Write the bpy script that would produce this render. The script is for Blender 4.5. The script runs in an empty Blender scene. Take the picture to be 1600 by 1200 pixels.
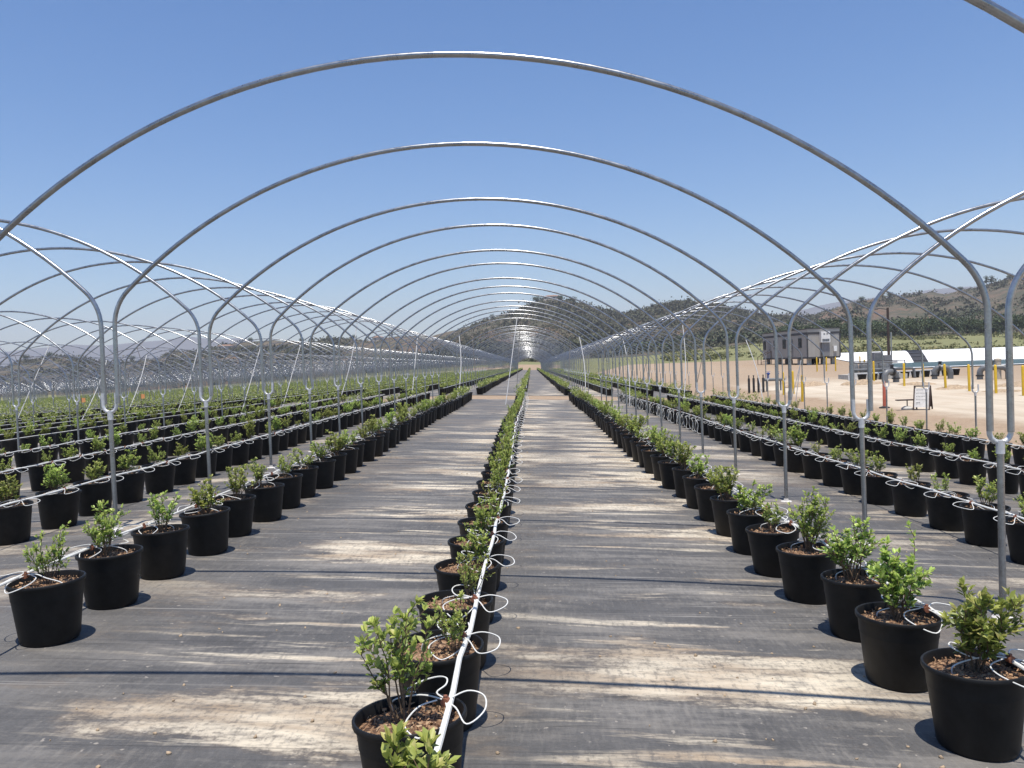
import bpy, math, random
import numpy as np
from mathutils import Vector, Matrix, Euler
R = math.radians
random.seed(7)
rng = np.random.default_rng(11)
S = bpy.context.scene

# ------------------------------------------------------------------ camera
F_PX = 1290.0                                  # focal length in pixels of a 1600 wide frame
CAM_Z = 1.6
cd = bpy.data.cameras.new('camera'); cam = bpy.data.objects.new('camera', cd)
S.collection.objects.link(cam); S.camera = cam
cd.sensor_width = 36.0; cd.lens = 36.0 * F_PX / 1600.0
cd.clip_start = 0.05; cd.clip_end = 20000
ROLL = -2.0
cam_rot = Matrix.Rotation(R(1.38), 4, 'Z') @ Matrix.Rotation(R(90 - 1.29), 4, 'X') @ Matrix.Rotation(R(ROLL), 4, 'Z')
cam.matrix_world = Matrix.Translation((0, 0, CAM_Z)) @ cam_rot
CAM_INV = np.array((Matrix.Translation((0, 0, CAM_Z)) @ cam_rot).inverted())
# ------------------------------------------------------------------ world, sun, exposure
SUN_EL, SUN_FROM = 78.0, 180.0                 # sun high behind the camera
w = bpy.data.worlds.new('World'); S.world = w; w.use_nodes = True
nt = w.node_tree; nt.nodes.clear()
sky = nt.nodes.new('ShaderNodeTexSky'); sky.sky_type = 'NISHITA'; sky.sun_disc = False
sky.sun_elevation = R(SUN_EL); sky.sun_rotation = R(SUN_FROM)
sky.air_density = 1.0; sky.dust_density = 0.4; sky.ozone_density = 2.6; sky.altitude = 100
bg = nt.nodes.new('ShaderNodeBackground'); bg.inputs[1].default_value = 0.10
wo = nt.nodes.new('ShaderNodeOutputWorld')
hsv = nt.nodes.new('ShaderNodeHueSaturation'); hsv.inputs['Saturation'].default_value = 1.30; hsv.inputs['Hue'].default_value = .505; hsv.inputs['Value'].default_value = 1.07
nt.links.new(sky.outputs[0], hsv.inputs['Color']); nt.links.new(hsv.outputs[0], bg.inputs[0]); nt.links.new(bg.outputs[0], wo.inputs[0])
sl = bpy.data.lights.new('sun', 'SUN'); sl.energy = 4.7; sl.angle = R(0.45); sl.color = (1.0, 0.94, 0.85)
sun = bpy.data.objects.new('sun', sl); S.collection.objects.link(sun)
sun.rotation_euler = (R(90 - SUN_EL), 0, 0)    # light travels down and towards +Y
sun.location = (0, -20, 60)
S.view_settings.view_transform = 'Standard'; S.view_settings.look = 'None'
S.view_settings.gamma = 1.0; S.view_settings.exposure = 0.46; S.view_settings.use_curve_mapping = False
S.cycles.volume_bounces = 0; S.cycles.max_bounces = 6; S.cycles.transparent_max_bounces = 8

# ------------------------------------------------------------------ helpers
def link(o): S.collection.objects.link(o); return o
def tag(o, label=None, cat=None, group=None, kind=None):
    if label: o['label'] = label
    if cat: o['category'] = cat
    if group: o['group'] = group
    if kind: o['kind'] = kind
    return o
def empty(name, loc, rz=0.0):
    o = link(bpy.data.objects.new(name, None)); o.location = loc; o.rotation_euler = (0, 0, rz)
    o.empty_display_size = 0.1
    return o
def inst(name, me, parent=None, loc=(0, 0, 0), rot=(0, 0, 0), sc=(1, 1, 1)):
    o = link(bpy.data.objects.new(name, me)); o.location = loc; o.rotation_euler = rot; o.scale = sc
    if parent: o.parent = parent
    return o
class MB:
    """collects quads / polygons for one mesh"""
    def __init__(s): s.v = []; s.f = []; s.m = []
    def add(s, vs, fs, mi=0):
        b = len(s.v); s.v.extend(tuple(map(float, p)) for p in vs)
        for f in fs: s.f.append(tuple(i + b for i in f)); s.m.append(mi)
    def box(s, x0, x1, y0, y1, z0, z1, mi=0):
        vs = [(x0,y0,z0),(x1,y0,z0),(x1,y1,z0),(x0,y1,z0),(x0,y0,z1),(x1,y0,z1),(x1,y1,z1),(x0,y1,z1)]
        s.add(vs, [(0,3,2,1),(4,5,6,7),(0,1,5,4),(1,2,6,5),(2,3,7,6),(3,0,4,7)], mi)
    def tube(s, pts, r, n=8, mi=0, closed=False, caps=True):
        P = [Vector(p) for p in pts]; k = len(P)
        rr = r if hasattr(r, '__len__') else [r] * k
        T = []
        for i in range(k):
            a = P[(i - 1) % k] if closed else P[max(0, i - 1)]
            b = P[(i + 1) % k] if closed else P[min(k - 1, i + 1)]
            T.append((b - a).normalized())
        up = Vector((0, 1, 0)) if abs(T[0].y) < 0.9 else Vector((1, 0, 0))
        u = (up - T[0] * up.dot(T[0])).normalized()
        vs = []
        for i in range(k):
            u = (u - T[i] * u.dot(T[i])); u = u.normalized() if u.length > 1e-6 else T[i].orthogonal().normalized()
            v = T[i].cross(u)
            for j in range(n):
                a = 2 * math.pi * j / n
                vs.append(P[i] + (u * math.cos(a) + v * math.sin(a)) * rr[i])
        fs = []
        for i in range(k if closed else k - 1):
            i2 = (i + 1) % k
            for j in range(n):
                j2 = (j + 1) % n
                fs.append((i*n+j, i2*n+j, i2*n+j2, i*n+j2))
        if caps and not closed:
            fs.append(tuple(range(n))); fs.append(tuple((k-1)*n + j for j in reversed(range(n))))
        s.add(vs, fs, mi)
    def lathe(s, prof, n=24, c=(0, 0, 0), mi=0, cap0=False, cap1=False):
        vs = []
        for (r, z) in prof:
            for j in range(n):
                a = 2 * math.pi * j / n
                vs.append((c[0] + r*math.cos(a), c[1] + r*math.sin(a), c[2] + z))
        fs = []
        for i in range(len(prof) - 1):
            for j in range(n):
                j2 = (j + 1) % n
                fs.append((i*n+j, i*n+j2, (i+1)*n+j2, (i+1)*n+j))
        if cap0: fs.append(tuple(reversed(range(n))))
        if cap1: fs.append(tuple((len(prof)-1)*n + j for j in range(n)))
        s.add(vs, fs, mi)
    def mesh(s, name, mats, smooth=True, ang=40):
        me = bpy.data.meshes.new(name); me.from_pydata(s.v, [], s.f)
        for m in (mats if isinstance(mats, (list, tuple)) else [mats]): me.materials.append(m)
        if s.m: me.polygons.foreach_set('material_index', s.m)
        if smooth:
            me.polygons.foreach_set('use_smooth', [True] * len(me.polygons))
            me.update(); me.set_sharp_from_angle(angle=R(ang))
        me.update(); return me
    def build(s, name, mats, parent=None, loc=(0,0,0), rot=(0,0,0), smooth=True, ang=40):
        return inst(name, s.mesh(name, mats, smooth, ang), parent, loc, rot)
def np_mesh(name, V, Fq, mats, mi=None, smooth=False):
    """V (n,3); Fq (m,k) all faces of k corners"""
    me = bpy.data.meshes.new(name); m, k = Fq.shape
    me.vertices.add(len(V)); me.vertices.foreach_set('co', np.ascontiguousarray(V, dtype=np.float32).ravel())
    me.loops.add(m * k); me.loops.foreach_set('vertex_index', np.ascontiguousarray(Fq, dtype=np.int32).ravel())
    me.polygons.add(m); me.polygons.foreach_set('loop_start', np.arange(0, m*k, k, dtype=np.int32))
    me.polygons.foreach_set('loop_total', np.full(m, k, dtype=np.int32))
    for x in (mats if isinstance(mats, (list, tuple)) else [mats]): me.materials.append(x)
    if mi is not None: me.polygons.foreach_set('material_index', np.ascontiguousarray(mi, dtype=np.int32))
    if smooth: me.polygons.foreach_set('use_smooth', np.ones(m, dtype=bool))
    me.update(calc_edges=True); return me
def proj(P):
    """world points -> pixels of the 1600x1200 frame and depth"""
    P = np.atleast_2d(P); H = np.c_[P, np.ones(len(P))] @ CAM_INV.T
    d = np.maximum(-H[:, 2], 1e-6)
    return 800 + F_PX * H[:, 0] / d, 600 - F_PX * H[:, 1] / d, -H[:, 2]
def in_frame(P, margin=0):
    x, y, d = proj(P)
    return (d > 0.1) & (x > -margin) & (x < 1600 + margin) & (y > -margin) & (y < 1200 + margin)
def sstep(a, b, x):
    t = np.clip((np.asarray(x, dtype=float) - a) / (b - a), 0, 1); return t * t * (3 - 2 * t)
def vnoise(x, y, seed=0):
    xi = np.floor(x).astype(int); yi = np.floor(y).astype(int); xf = x - xi; yf = y - yi
    def h(a, b):
        n = np.sin(a * 127.1 + b * 311.7 + seed * 74.7) * 43758.5453; return n - np.floor(n)
    u = xf*xf*(3-2*xf); v = yf*yf*(3-2*yf)
    return (h(xi,yi)*(1-u)+h(xi+1,yi)*u)*(1-v)+(h(xi,yi+1)*(1-u)+h(xi+1,yi+1)*u)*v
def fbm(x, y, seed=0, o=5):
    s = 0; a = 0.5; f = 1.0
    for i in range(o): s = s + a * vnoise(x*f, y*f, seed + i); a *= .5; f *= 2.03
    return s

# ------------------------------------------------------------------ materials
def mat(name):
    m = bpy.data.materials.new(name); m.use_nodes = True
    n = m.node_tree.nodes; return m, m.node_tree, n['Principled BSDF']
def N(t, typ, **kw):
    n = t.nodes.new(typ)
    for k, v in kw.items():
        if k in n.inputs: n.inputs[k].default_value = v
        else: setattr(n, k, v)
    return n
def ramp(t, fac, stops, interp='LINEAR'):
    r = t.nodes.new('ShaderNodeValToRGB'); r.color_ramp.interpolation = interp
    e = r.color_ramp.elements
    while len(e) < len(stops): e.new(0.5)
    for i, (p, c) in enumerate(stops):
        e[i].position = p; e[i].color = (c[0], c[1], c[2], 1) if hasattr(c, '__len__') else (c, c, c, 1)
    t.links.new(fac, r.inputs[0]); return r.outputs[0]
def mix(t, fac, a, b, mode='MIX'):
    m = t.nodes.new('ShaderNodeMix'); m.data_type = 'RGBA'; m.blend_type = mode
    if hasattr(fac, 'links'): t.links.new(fac, m.inputs[0])
    else: m.inputs[0].default_value = fac
    for i, x in ((6, a), (7, b)):
        if hasattr(x, 'links'): t.links.new(x, m.inputs[i])
        else: m.inputs[i].default_value = (x[0], x[1], x[2], 1)
    return m.outputs[2]
def math_n(t, op, a, b=0.0):
    m = t.nodes.new('ShaderNodeMath'); m.operation = op
    for i, x in ((0, a), (1, b)):
        if hasattr(x, 'links'): t.links.new(x, m.inputs[i])
        else: m.inputs[i].default_value = x
    return m.outputs[0]
def coords(t, scale=(1, 1, 1), src='Object', rot=(0, 0, 0)):
    c = t.nodes.new('ShaderNodeTexCoord'); mp = t.nodes.new('ShaderNodeMapping')
    mp.inputs['Scale'].default_value = scale; mp.inputs['Rotation'].default_value = rot
    t.links.new(c.outputs[src], mp.inputs[0]); return mp.outputs[0]
def noise(t, vec, scale, detail=4, rough=0.55, dist=0.0):
    n = N(t, 'ShaderNodeTexNoise', Scale=scale, Detail=detail, Roughness=rough, Distortion=dist)
    t.links.new(vec, n.inputs['Vector']); return n.outputs[0]
def bump(t, b, h, strength=0.3, dist=0.02):
    n = N(t, 'ShaderNodeBump', Strength=strength, Distance=dist)
    t.links.new(h, n.inputs['Height']); t.links.new(n.outputs[0], b.inputs['Normal'])
def plain(name, col, rough=0.6, metal=0.0, var=0.25, scale=6.0, bmp=0.0, spec=None):
    m, t, b = mat(name); v = coords(t)
    f = noise(t, v, scale, 5)
    lo = [c * (1 - var) for c in col]; hi = [min(1, c * (1 + var)) for c in col]
    t.links.new(ramp(t, f, [(0.3, lo), (0.7, hi)]), b.inputs['Base Color'])
    b.inputs['Roughness'].default_value = rough; b.inputs['Metallic'].default_value = metal
    if spec is not None: b.inputs['Specular IOR Level'].default_value = spec
    if bmp: bump(t, b, f, bmp)
    return m
def make_materials():
    M = {}
    # galvanised steel tube
    m, t, b = mat('galvanised_steel'); v = coords(t)
    f = noise(t, v, 9, 5, .6); f2 = noise(t, v, 60, 3)
    c = ramp(t, f, [(.3, (.235, .245, .26)), (.7, (.385, .40, .415))])
    t.links.new(mix(t, 0.15, c, ramp(t, f2, [(.35, (.2, .2, .2)), (.65, (.6, .6, .62))])), b.inputs['Base Color'])
    b.inputs['Metallic'].default_value = 0.85
    t.links.new(ramp(t, f, [(.3, .24), (.7, .36)]), b.inputs['Roughness']); M['steel'] = m
    M['brace'] = plain('dull_zinc_pole', (.40, .40, .40), .65, .2, .15, 20)
    M['steel_bright'] = plain('cast_zinc', (.62, .62, .62), .4, .3, .15, 30)
    M['plate'] = plain('pale_base_plate', (.5, .48, .45), .8, 0, .2, 30)
    # black nursery pot plastic
    m, t, b = mat('black_pot_plastic'); v = coords(t)
    f = noise(t, v, 14, 5, .65)
    t.links.new(ramp(t, f, [(.35, (.006, .006, .0065)), (.75, (.014, .014, .014))]), b.inputs['Base Color'])
    b.inputs['Roughness'].default_value = .5; b.inputs['Specular IOR Level'].default_value = .25
    bump(t, b, noise(t, coords(t, (1, 1, .3)), 60, 2), .05, .002); M['pot'] = m
    # bark substrate
    m, t, b = mat('bark_substrate'); v = coords(t)
    vo = N(t, 'ShaderNodeTexVoronoi', Scale=75.0); t.links.new(v, vo.inputs['Vector'])
    sep = N(t, 'ShaderNodeSeparateColor'); t.links.new(vo.outputs['Color'], sep.inputs[0])
    f = noise(t, v, 12, 4)
    c = ramp(t, sep.outputs[0], [(.0, (.055, .030, .018)), (.4, (.16, .085, .045)), (.75, (.30, .17, .09)), (1, (.5, .36, .22))])
    t.links.new(mix(t, math_n(t, 'MULTIPLY', f, .5), c, (.07, .04, .025)), b.inputs['Base Color'])
    b.inputs['Roughness'].default_value = .95; bump(t, b, vo.outputs['Distance'], .9, .01); M['soil'] = m
    M['chip'] = plain('bark_chip', (.34, .21, .12), .9, 0, .5, 40)
    # leaves (attribute 'young' marks soft new growth)
    m, t, b = mat('shrub_leaf')
    at = N(t, 'ShaderNodeAttribute'); at.attribute_name = 'young'
    geo = N(t, 'ShaderNodeNewGeometry'); oi = N(t, 'ShaderNodeObjectInfo')
    rnd = geo.outputs['Random Per Island']
    old = ramp(t, rnd, [(0, (.095, .175, .034)), (.6, (.185, .285, .055)), (1, (.28, .38, .09))])
    new = ramp(t, rnd, [(0, (.34, .46, .095)), (.7, (.48, .58, .15)), (1, (.58, .58, .21))])
    c = mix(t, at.outputs['Fac'], old, new)
    hs = N(t, 'ShaderNodeHueSaturation', Saturation=.97); t.links.new(c, hs.inputs['Color'])
    t.links.new(math_n(t, 'ADD', math_n(t, 'MULTIPLY', oi.outputs['Random'], .45), .85), hs.inputs['Value'])
    t.links.new(math_n(t, 'ADD', math_n(t, 'MULTIPLY', oi.outputs['Random'], .035), .470), hs.inputs['Hue'])
    t.links.new(hs.outputs[0], b.inputs['Base Color']); b.inputs['Roughness'].default_value = .42
    tr = N(t, 'ShaderNodeBsdfTranslucent'); t.links.new(hs.outputs[0], tr.inputs[0])
    mx = N(t, 'ShaderNodeMixShader'); mx.inputs[0].default_value = .38
    out = t.nodes['Material Output']
    t.links.new(b.outputs[0], mx.inputs[1]); t.links.new(tr.outputs[0], mx.inputs[2]); t.links.new(mx.outputs[0], out.inputs[0])
    M['leaf'] = m
    M['stem'] = plain('woody_stem', (.13, .085, .05), .85, 0, .4, 60)
    M['drip'] = plain('white_drip_tube', (.66, .66, .63), .5, 0, .12, 8)
    M['emitter'] = plain('rusty_red_emitter', (.20, .075, .04), .6, 0, .25, 40)
    # woven ground cloth: grey weave, ripples running across the rows, dried silt lying in them
    m, t, b = mat('woven_ground_cloth')
    SK = (0, 0, R(3.2))
    v = coords(t, (1, 1, 1), rot=SK)
    warp_in = coords(t, (.9, .9, .9))
    wn = N(t, 'ShaderNodeTexNoise', Scale=1.0, Detail=3.0); t.links.new(warp_in, wn.inputs['Vector'])
    wv = t.nodes.new('ShaderNodeVectorMath'); wv.operation = 'MULTIPLY_ADD'; wv.inputs[1].default_value = (.25, .16, 0)
    t.links.new(wn.outputs['Color'], wv.inputs[0]); t.links.new(v, wv.inputs[2])
    def lay(sx, sy, det=8, ro=.68, off=0.0):
        mp = t.nodes.new('ShaderNodeMapping'); mp.inputs['Scale'].default_value = (sx, sy, 1); mp.inputs['Location'].default_value = (off, off * 1.7, off)
        t.links.new(wv.outputs[0], mp.inputs[0]); return noise(t, mp.outputs[0], 1.0, det, ro)
    mott = noise(t, v, 2.2, 8, .7); grain = noise(t, v, 70, 3, .7); big = noise(t, coords(t, (.35, .35, .35)), 1.0, 3)
    base = mix(t, .35, ramp(t, mott, [(.35, (.070, .068, .067)), (.65, (.124, .120, .116))]), ramp(t, grain, [(.3, (.05, .05, .05)), (.7, (.14, .135, .13))]))
    film_n = lay(.55, 3.3, 9, .70, 3.1); band = lay(.42, 1.2, 9, .64, 7.7); band2 = lay(.55, 5.5, 8, .66, 13.3); tone = lay(.8, 3.5, 6, .6, 21.0)
    sxy = N(t, 'ShaderNodeSeparateXYZ'); t.links.new(wv.outputs[0], sxy.inputs[0])
    def lane(c0, hw):
        d = math_n(t, 'ABSOLUTE', math_n(t, 'SUBTRACT', sxy.outputs[0], c0)); return ramp(t, math_n(t, 'DIVIDE', d, hw * 2), [(.25, 1), (.62, 0)])
    lanes = math_n(t, 'MAXIMUM', lane(-1.45, .95), lane(.78, 1.0))
    strok = noise(t, coords(t, (38, 6, 1), rot=(0, 0, R(-9))), 1.0, 4, .7)
    base = mix(t, ramp(t, strok, [(.52, 0), (.68, .22)]), base, (.20, .19, .178))
    crisp = noise(t, v, 34, 4, .75)
    film_f = math_n(t, 'ADD', film_n, math_n(t, 'MULTIPLY', math_n(t, 'SUBTRACT', math_n(t, 'ADD', crisp, strok), 1.0), .16))
    c = mix(t, math_n(t, 'MULTIPLY', ramp(t, film_f, [(.46, 0), (.56, .45), (.68, .85)]), math_n(t, 'ADD', math_n(t, 'MULTIPLY', lanes, .65), .35)), base, ramp(t, tone, [(.35, (.20, .184, .162)), (.6, (.30, .28, .25))]))
    silt = ramp(t, tone, [(.32, (.34, .25, .16)), (.44, (.47, .39, .29)), (.54, (.62, .55, .43)), (.66, (.66, .58, .45)), (.74, (.46, .32, .18))])
    fringe = ramp(t, band, [(.485, 0), (.53, .36), (.60, .1)])
    c = mix(t, fringe, c, (.17, .13, .095))
    keep = math_n(t, 'MAXIMUM', ramp(t, big, [(.46, .10), (.60, .8)]), lanes)
    ragged = math_n(t, 'MULTIPLY', ramp(t, noise(t, coords(t, (5, 16, 1), rot=SK), 1.0, 7, .72), [(.36, .3), (.50, 1)]), ramp(t, math_n(t, 'MULTIPLY', math_n(t, 'ADD', crisp, strok), .5), [(.40, .45), (.50, 1)]))
    c = mix(t, math_n(t, 'MULTIPLY', math_n(t, 'MULTIPLY', ramp(t, math_n(t, 'ADD', band, math_n(t, 'MULTIPLY', math_n(t, 'SUBTRACT', crisp, .5), .07)), [(.512, 0), (.552, .75), (.61, 1)]), keep), ragged), c, silt)
    c = mix(t, math_n(t, 'MULTIPLY', math_n(t, 'MULTIPLY', ramp(t, band2, [(.57, 0), (.61, .5), (.66, .9)]), keep), ragged), c, silt)
    thin = noise(t, coords(t, (.10, 13, 1), rot=SK), 1.0, 2, .5, .12)
    c = mix(t, ramp(t, thin, [(.655, 0), (.667, .6), (.679, 0)]), c, (.38, .36, .33))
    c = mix(t, ramp(t, thin, [(.325, 0), (.336, .7), (.347, 0)]), c, (.045, .043, .042))
    speck = noise(t, v, 24, 2, .5)
    c = mix(t, ramp(t, speck, [(.71, 0), (.74, .6)]), c, (.40, .36, .31))
    scuff = noise(t, coords(t, (16, 3.0, 1), rot=(0, 0, R(22))), 1.0, 4, .6)
    c = mix(t, math_n(t, 'MULTIPLY', ramp(t, scuff, [(.58, 0), (.68, .25)]), ramp(t, big, [(.42, 0), (.56, 1)])), c, (.30, .275, .24))
    fine = film_n
    t.links.new(c, b.inputs['Base Color'])
    b.inputs['Roughness'].default_value = .62; b.inputs['Specular IOR Level'].default_value = .3
    weave = N(t, 'ShaderNodeTexWave', Scale=120.0, Distortion=.6); t.links.new(v, weave.inputs['Vector'])
    hgt = math_n(t, 'ADD', math_n(t, 'MULTIPLY', band, 1.6), math_n(t, 'ADD', math_n(t, 'MULTIPLY', fine, .5), math_n(t, 'MULTIPLY', weave.outputs[0], .03)))
    bump(t, b, hgt, .55, .06); M['cloth'] = m
    # bare earth, pale compacted track towards +X
    m, t, b = mat('bare_earth'); v = coords(t, src='Object')
    f = noise(t, v, .35, 8, .6); g = noise(t, v, 6, 5, .65); tr_ = noise(t, coords(t, (1.5, .12, 1)), 1.0, 5, .6)
    sx = N(t, 'ShaderNodeSeparateXYZ'); t.links.new(v, sx.inputs[0])
    edge = math_n(t, 'ADD', sx.outputs[0], math_n(t, 'MULTIPLY', f, 3.0))
    rd = ramp(t, math_n(t, 'DIVIDE', edge, 40.0), [(.355, 0), (.385, 1), (.60, 1), (.72, .2)])
    far_f = math_n(t, 'DIVIDE', math_n(t, 'ADD', sx.outputs[1], math_n(t, 'MULTIPLY', f, 12.0)), 100.0)
    rd = math_n(t, 'MULTIPLY', rd, ramp(t, far_f, [(.54, 1), (.66, .12)]))
    brown = ramp(t, g, [(.3, (.23, .16, .10)), (.7, (.35, .26, .175))])
    pale = ramp(t, tr_, [(.3, (.40, .335, .25)), (.7, (.53, .46, .36))])
    c = mix(t, rd, brown, pale)
    c = mix(t, ramp(t, f, [(.5, 0), (.7, .5)]), c, (.34, .24, .155))
    t.links.new(c, b.inputs['Base Color']); b.inputs['Roughness'].default_value = .95; bump(t, b, g, .5, .05); M['earth'] = m
    M['mound'] = plain('loose_soil', (.34, .255, .17), .95, 0, .35, 9, .6)
    # green field
    m, t, b = mat('field_grass'); v = coords(t)
    f = noise(t, coords(t, (.05, .2, 1)), 1.0, 6); g = noise(t, v, .8, 5)
    c = mix(t, f, ramp(t, g, [(.3, (.06, .09, .028)), (.7, (.12, .145, .05))]), (.24, .21, .085))
    t.links.new(c, b.inputs['Base Color']); b.inputs['Roughness'].default_value = .9; bump(t, b, g, .8, .3); M['field'] = m
    # chaparral hillside
    m, t, b = mat('chaparral_hillside'); v = coords(t)
    f = noise(t, v, .010, 7, .6); g = noise(t, v, .05, 7, .7); h = noise(t, v, .35, 4, .6)
    scrub = ramp(t, h, [(.35, (.030, .040, .020)), (.65, (.070, .078, .038))])
    grass = ramp(t, g, [(.35, (.080, .058, .038)), (.65, (.122, .095, .058))])
    c = mix(t, ramp(t, g, [(.40, .9), (.56, 0)]), grass, scrub)
    c = mix(t, ramp(t, f, [(.54, 0), (.66, .7)]), c, (.19, .10, .06))
    t.links.new(c, b.inputs['Base Color']); b.inputs['Roughness'].default_value = .95; bump(t, b, g, 1.0, 4.0); M['hill'] = m
    M['mountain'] = plain('far_mountain_rock', (.10, .105, .105), .95, 0, .3, .004)
    m, t, b = mat('scrub_leaves'); g = N(t, 'ShaderNodeNewGeometry')
    t.links.new(ramp(t, g.outputs['Random Per Island'], [(0, (.036, .044, .024)), (.6, (.070, .076, .040)), (1, (.118, .110, .065))]), b.inputs['Base Color'])
    b.inputs['Roughness'].default_value = .9; M['scrub'] = m
    m, t, b = mat('brush_leaves'); g = N(t, 'ShaderNodeNewGeometry')
    t.links.new(ramp(t, g.outputs['Random Per Island'], [(0, (.06, .08, .03)), (.5, (.13, .135, .05)), (1, (.22, .19, .09))]), b.inputs['Base Color'])
    b.inputs['Roughness'].default_value = .9; M['brush'] = m
    m, t, b = mat('tree_leaves'); g = N(t, 'ShaderNodeNewGeometry')
    t.links.new(ramp(t, g.outputs['Random Per Island'], [(0, (.025, .042, .016)), (.6, (.055, .085, .03)), (1, (.10, .125, .05))]), b.inputs['Base Color'])
    b.inputs['Roughness'].default_value = .7; M['tree'] = m
    M['bark'] = plain('tree_bark', (.12, .09, .065), .9, 0, .3, 5)
    M['yellow'] = plain('yellow_paint', (.62, .40, .02), .5, 0, .12, 5)
    M['orange'] = plain('orange_plastic', (.52, .13, .075), .5, 0, .15, 5)
    M['flag'] = plain('faded_orange_cloth', (.66, .30, .12), .8, 0, .15, 5)
    M['white'] = plain('white_paint', (.74, .73, .70), .5, 0, .08, 4)
    M['dark'] = plain('dark_metal', (.035, .035, .038), .5, .2, .3, 8)
    M['pvc'] = plain('grey_pvc', (.14, .145, .15), .4, 0, .2, 4)
    M['blue'] = plain('blue_valve_paint', (.03, .08, .32), .4, 0, .2, 8)
    M['trailer'] = plain('trailer_siding', (.34, .325, .30), .6, 0, .06, 1.5)
    M['trailer_trim'] = plain('trailer_trim', (.045, .045, .05), .6, 0, .2, 4)
    M['glass'] = plain('dark_window_glass', (.03, .035, .04), .1, 0, .2, 2)
    M['door'] = plain('grey_door', (.19, .19, .195), .55, 0, .1, 3)
    M['wood'] = plain('weathered_wood', (.055, .035, .028), .85, 0, .35, 7)
    M['concrete'] = plain('concrete', (.42, .41, .38), .85, 0, .2, 5)
    M['tan'] = plain('tan_enclosure', (.46, .41, .33), .6, 0, .1, 4)
    M['liner'] = plain('white_pond_liner', (.78, .78, .77), .5, 0, .05, .4)
    M['board'] = plain('sign_board_white', (.66, .64, .60), .7, 0, .12, 12)
    M['ink'] = plain('black_lettering', (.02, .02, .02), .7, 0, .2, 9)
    M['house'] = plain('house_stucco', (.55, .48, .40), .8, 0, .1, .3)
    M['roof'] = plain('terracotta_roof', (.24, .145, .10), .8, 0, .25, .8)
    M['rubber'] = plain('tyre_rubber', (.02, .02, .02), .8, 0, .2, 8)
    m, t, b = mat('pond_water'); v = coords(t)
    b.inputs['Base Color'].default_value = (.055, .085, .08, 1); b.inputs['Roughness'].default_value = .4; b.inputs['Specular IOR Level'].default_value = .05
    bump(t, b, noise(t, v, 2.2, 4), .12, .05); M['water'] = m
    return M
M = make_materials()

# ------------------------------------------------------------------ the lie of the land
XC0, TW, SKEW = -0.53, 6.9, -0.045            # middle of the centre tunnel, tunnel width, slant of the hoop lines
GX = np.array([-400, -170, -21.2, -14.3, -10.9, -7.4, -4.0, -.5, 2.9, 6.4, 9.8, 11.5])
GZ = np.array([-8.0, -6.1, -1.94, -1.75, -1.63, -1.5, -1.43, -1.57, -1.71, -1.9, -2.08, -2.1]) + CAM_Z
RY = np.array([-50, 0, 30, 43, 92, 150, 260, 420])
RZ = np.array([-1.95, -1.95, -1.92, -1.80, -1.10, -.62, .6, 2.6]) + CAM_Z
def pond_edge(y): return 31 + (np.asarray(y, float) - 72) * .30
def ground(x, y):
    x = np.asarray(x, float); y = np.asarray(y, float)
    g = np.interp(x, GX, GZ); r = np.interp(y, RY, RZ)
    wt = sstep(9.8, 19, x)
    z = g * (1 - wt) + r * wt
    bank = sstep(252, 262, y) * 1.6 + sstep(262, 420, y) * 2.0       # earth bank past the far end of the rows
    z = z + bank * (1 - wt) * (0.25 + .75 * sstep(-60, -10, x))
    z = z + 4.2 * sstep(30, 110, x) * sstep(146, 345, y)
    # hollow of the lined pond
    inx = sstep(0, 6, x - pond_edge(y)); ny = sstep(70, 76, y) * (1 - sstep(134, 143, y))
    return z - 2.6 * inx * ny
def gz(x, y=10.0): return float(ground(x, y))

xs = np.unique(np.r_[GX[1:], np.linspace(11.5, 60, 60), np.linspace(60, 420, 30), np.linspace(-400, -170, 8), 8.99])
ys = np.unique(np.r_[-40, -10, np.linspace(0, 60, 31), np.linspace(60, 160, 51), np.linspace(160, 440, 40)])
def sheet(name, xs, ys, dz, matfn, mats, zfn=ground):
    X, Y = np.meshgrid(xs, ys); Z = zfn(X, Y) + dz
    V = np.c_[X.ravel(), Y.ravel(), Z.ravel()]
    nx, ny = len(xs), len(ys); i = np.arange(nx - 1)[None, :] + np.arange(ny - 1)[:, None] * nx
    Fq = np.stack([i, i + 1, i + 1 + nx, i + nx], -1).reshape(-1, 4)
    c = V[Fq].mean(1)
    me = np_mesh(name, V, Fq, mats, matfn(c) if matfn else None, True)
    return link(bpy.data.objects.new(name, me))
earth = sheet('ground', xs, ys, 0.0, lambda c: (((c[:, 1] > 152) & (c[:, 0] > 9)) | (c[:, 1] > 272) | ((c[:, 1] > 250) & (c[:, 0] < -25))).astype(int), [M['earth'], M['field']])
tag(earth, kind='structure')
# woven cloth in two stretches, with a bare crossing between them
CX = np.unique(np.r_[GX[(GX > -165) & (GX < 8.9)], -165, 8.99])
def yslant(x, y0): return y0 + SKEW * (x - XC0)
for (a, b_) in ((-12, 37.5), (42.1, 251)):
    yy = np.linspace(0, 1, 20 if a < 0 else 40)
    X, T_ = np.meshgrid(CX, yy); Yv = a + (b_ - a) * T_ + SKEW * (X - XC0)
    V = np.c_[X.ravel(), Yv.ravel(), (np.interp(X, GX, GZ) + .012).ravel()]
    nx, ny = len(CX), len(yy); i = np.arange(nx - 1)[None, :] + np.arange(ny - 1)[:, None] * nx
    Fq = np.stack([i, i + 1, i + 1 + nx, i + nx], -1).reshape(-1, 4)
    tag(link(bpy.data.objects.new('ground_cloth', np_mesh('ground_cloth', V, Fq, M['cloth'], None, True))), kind='structure')

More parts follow.
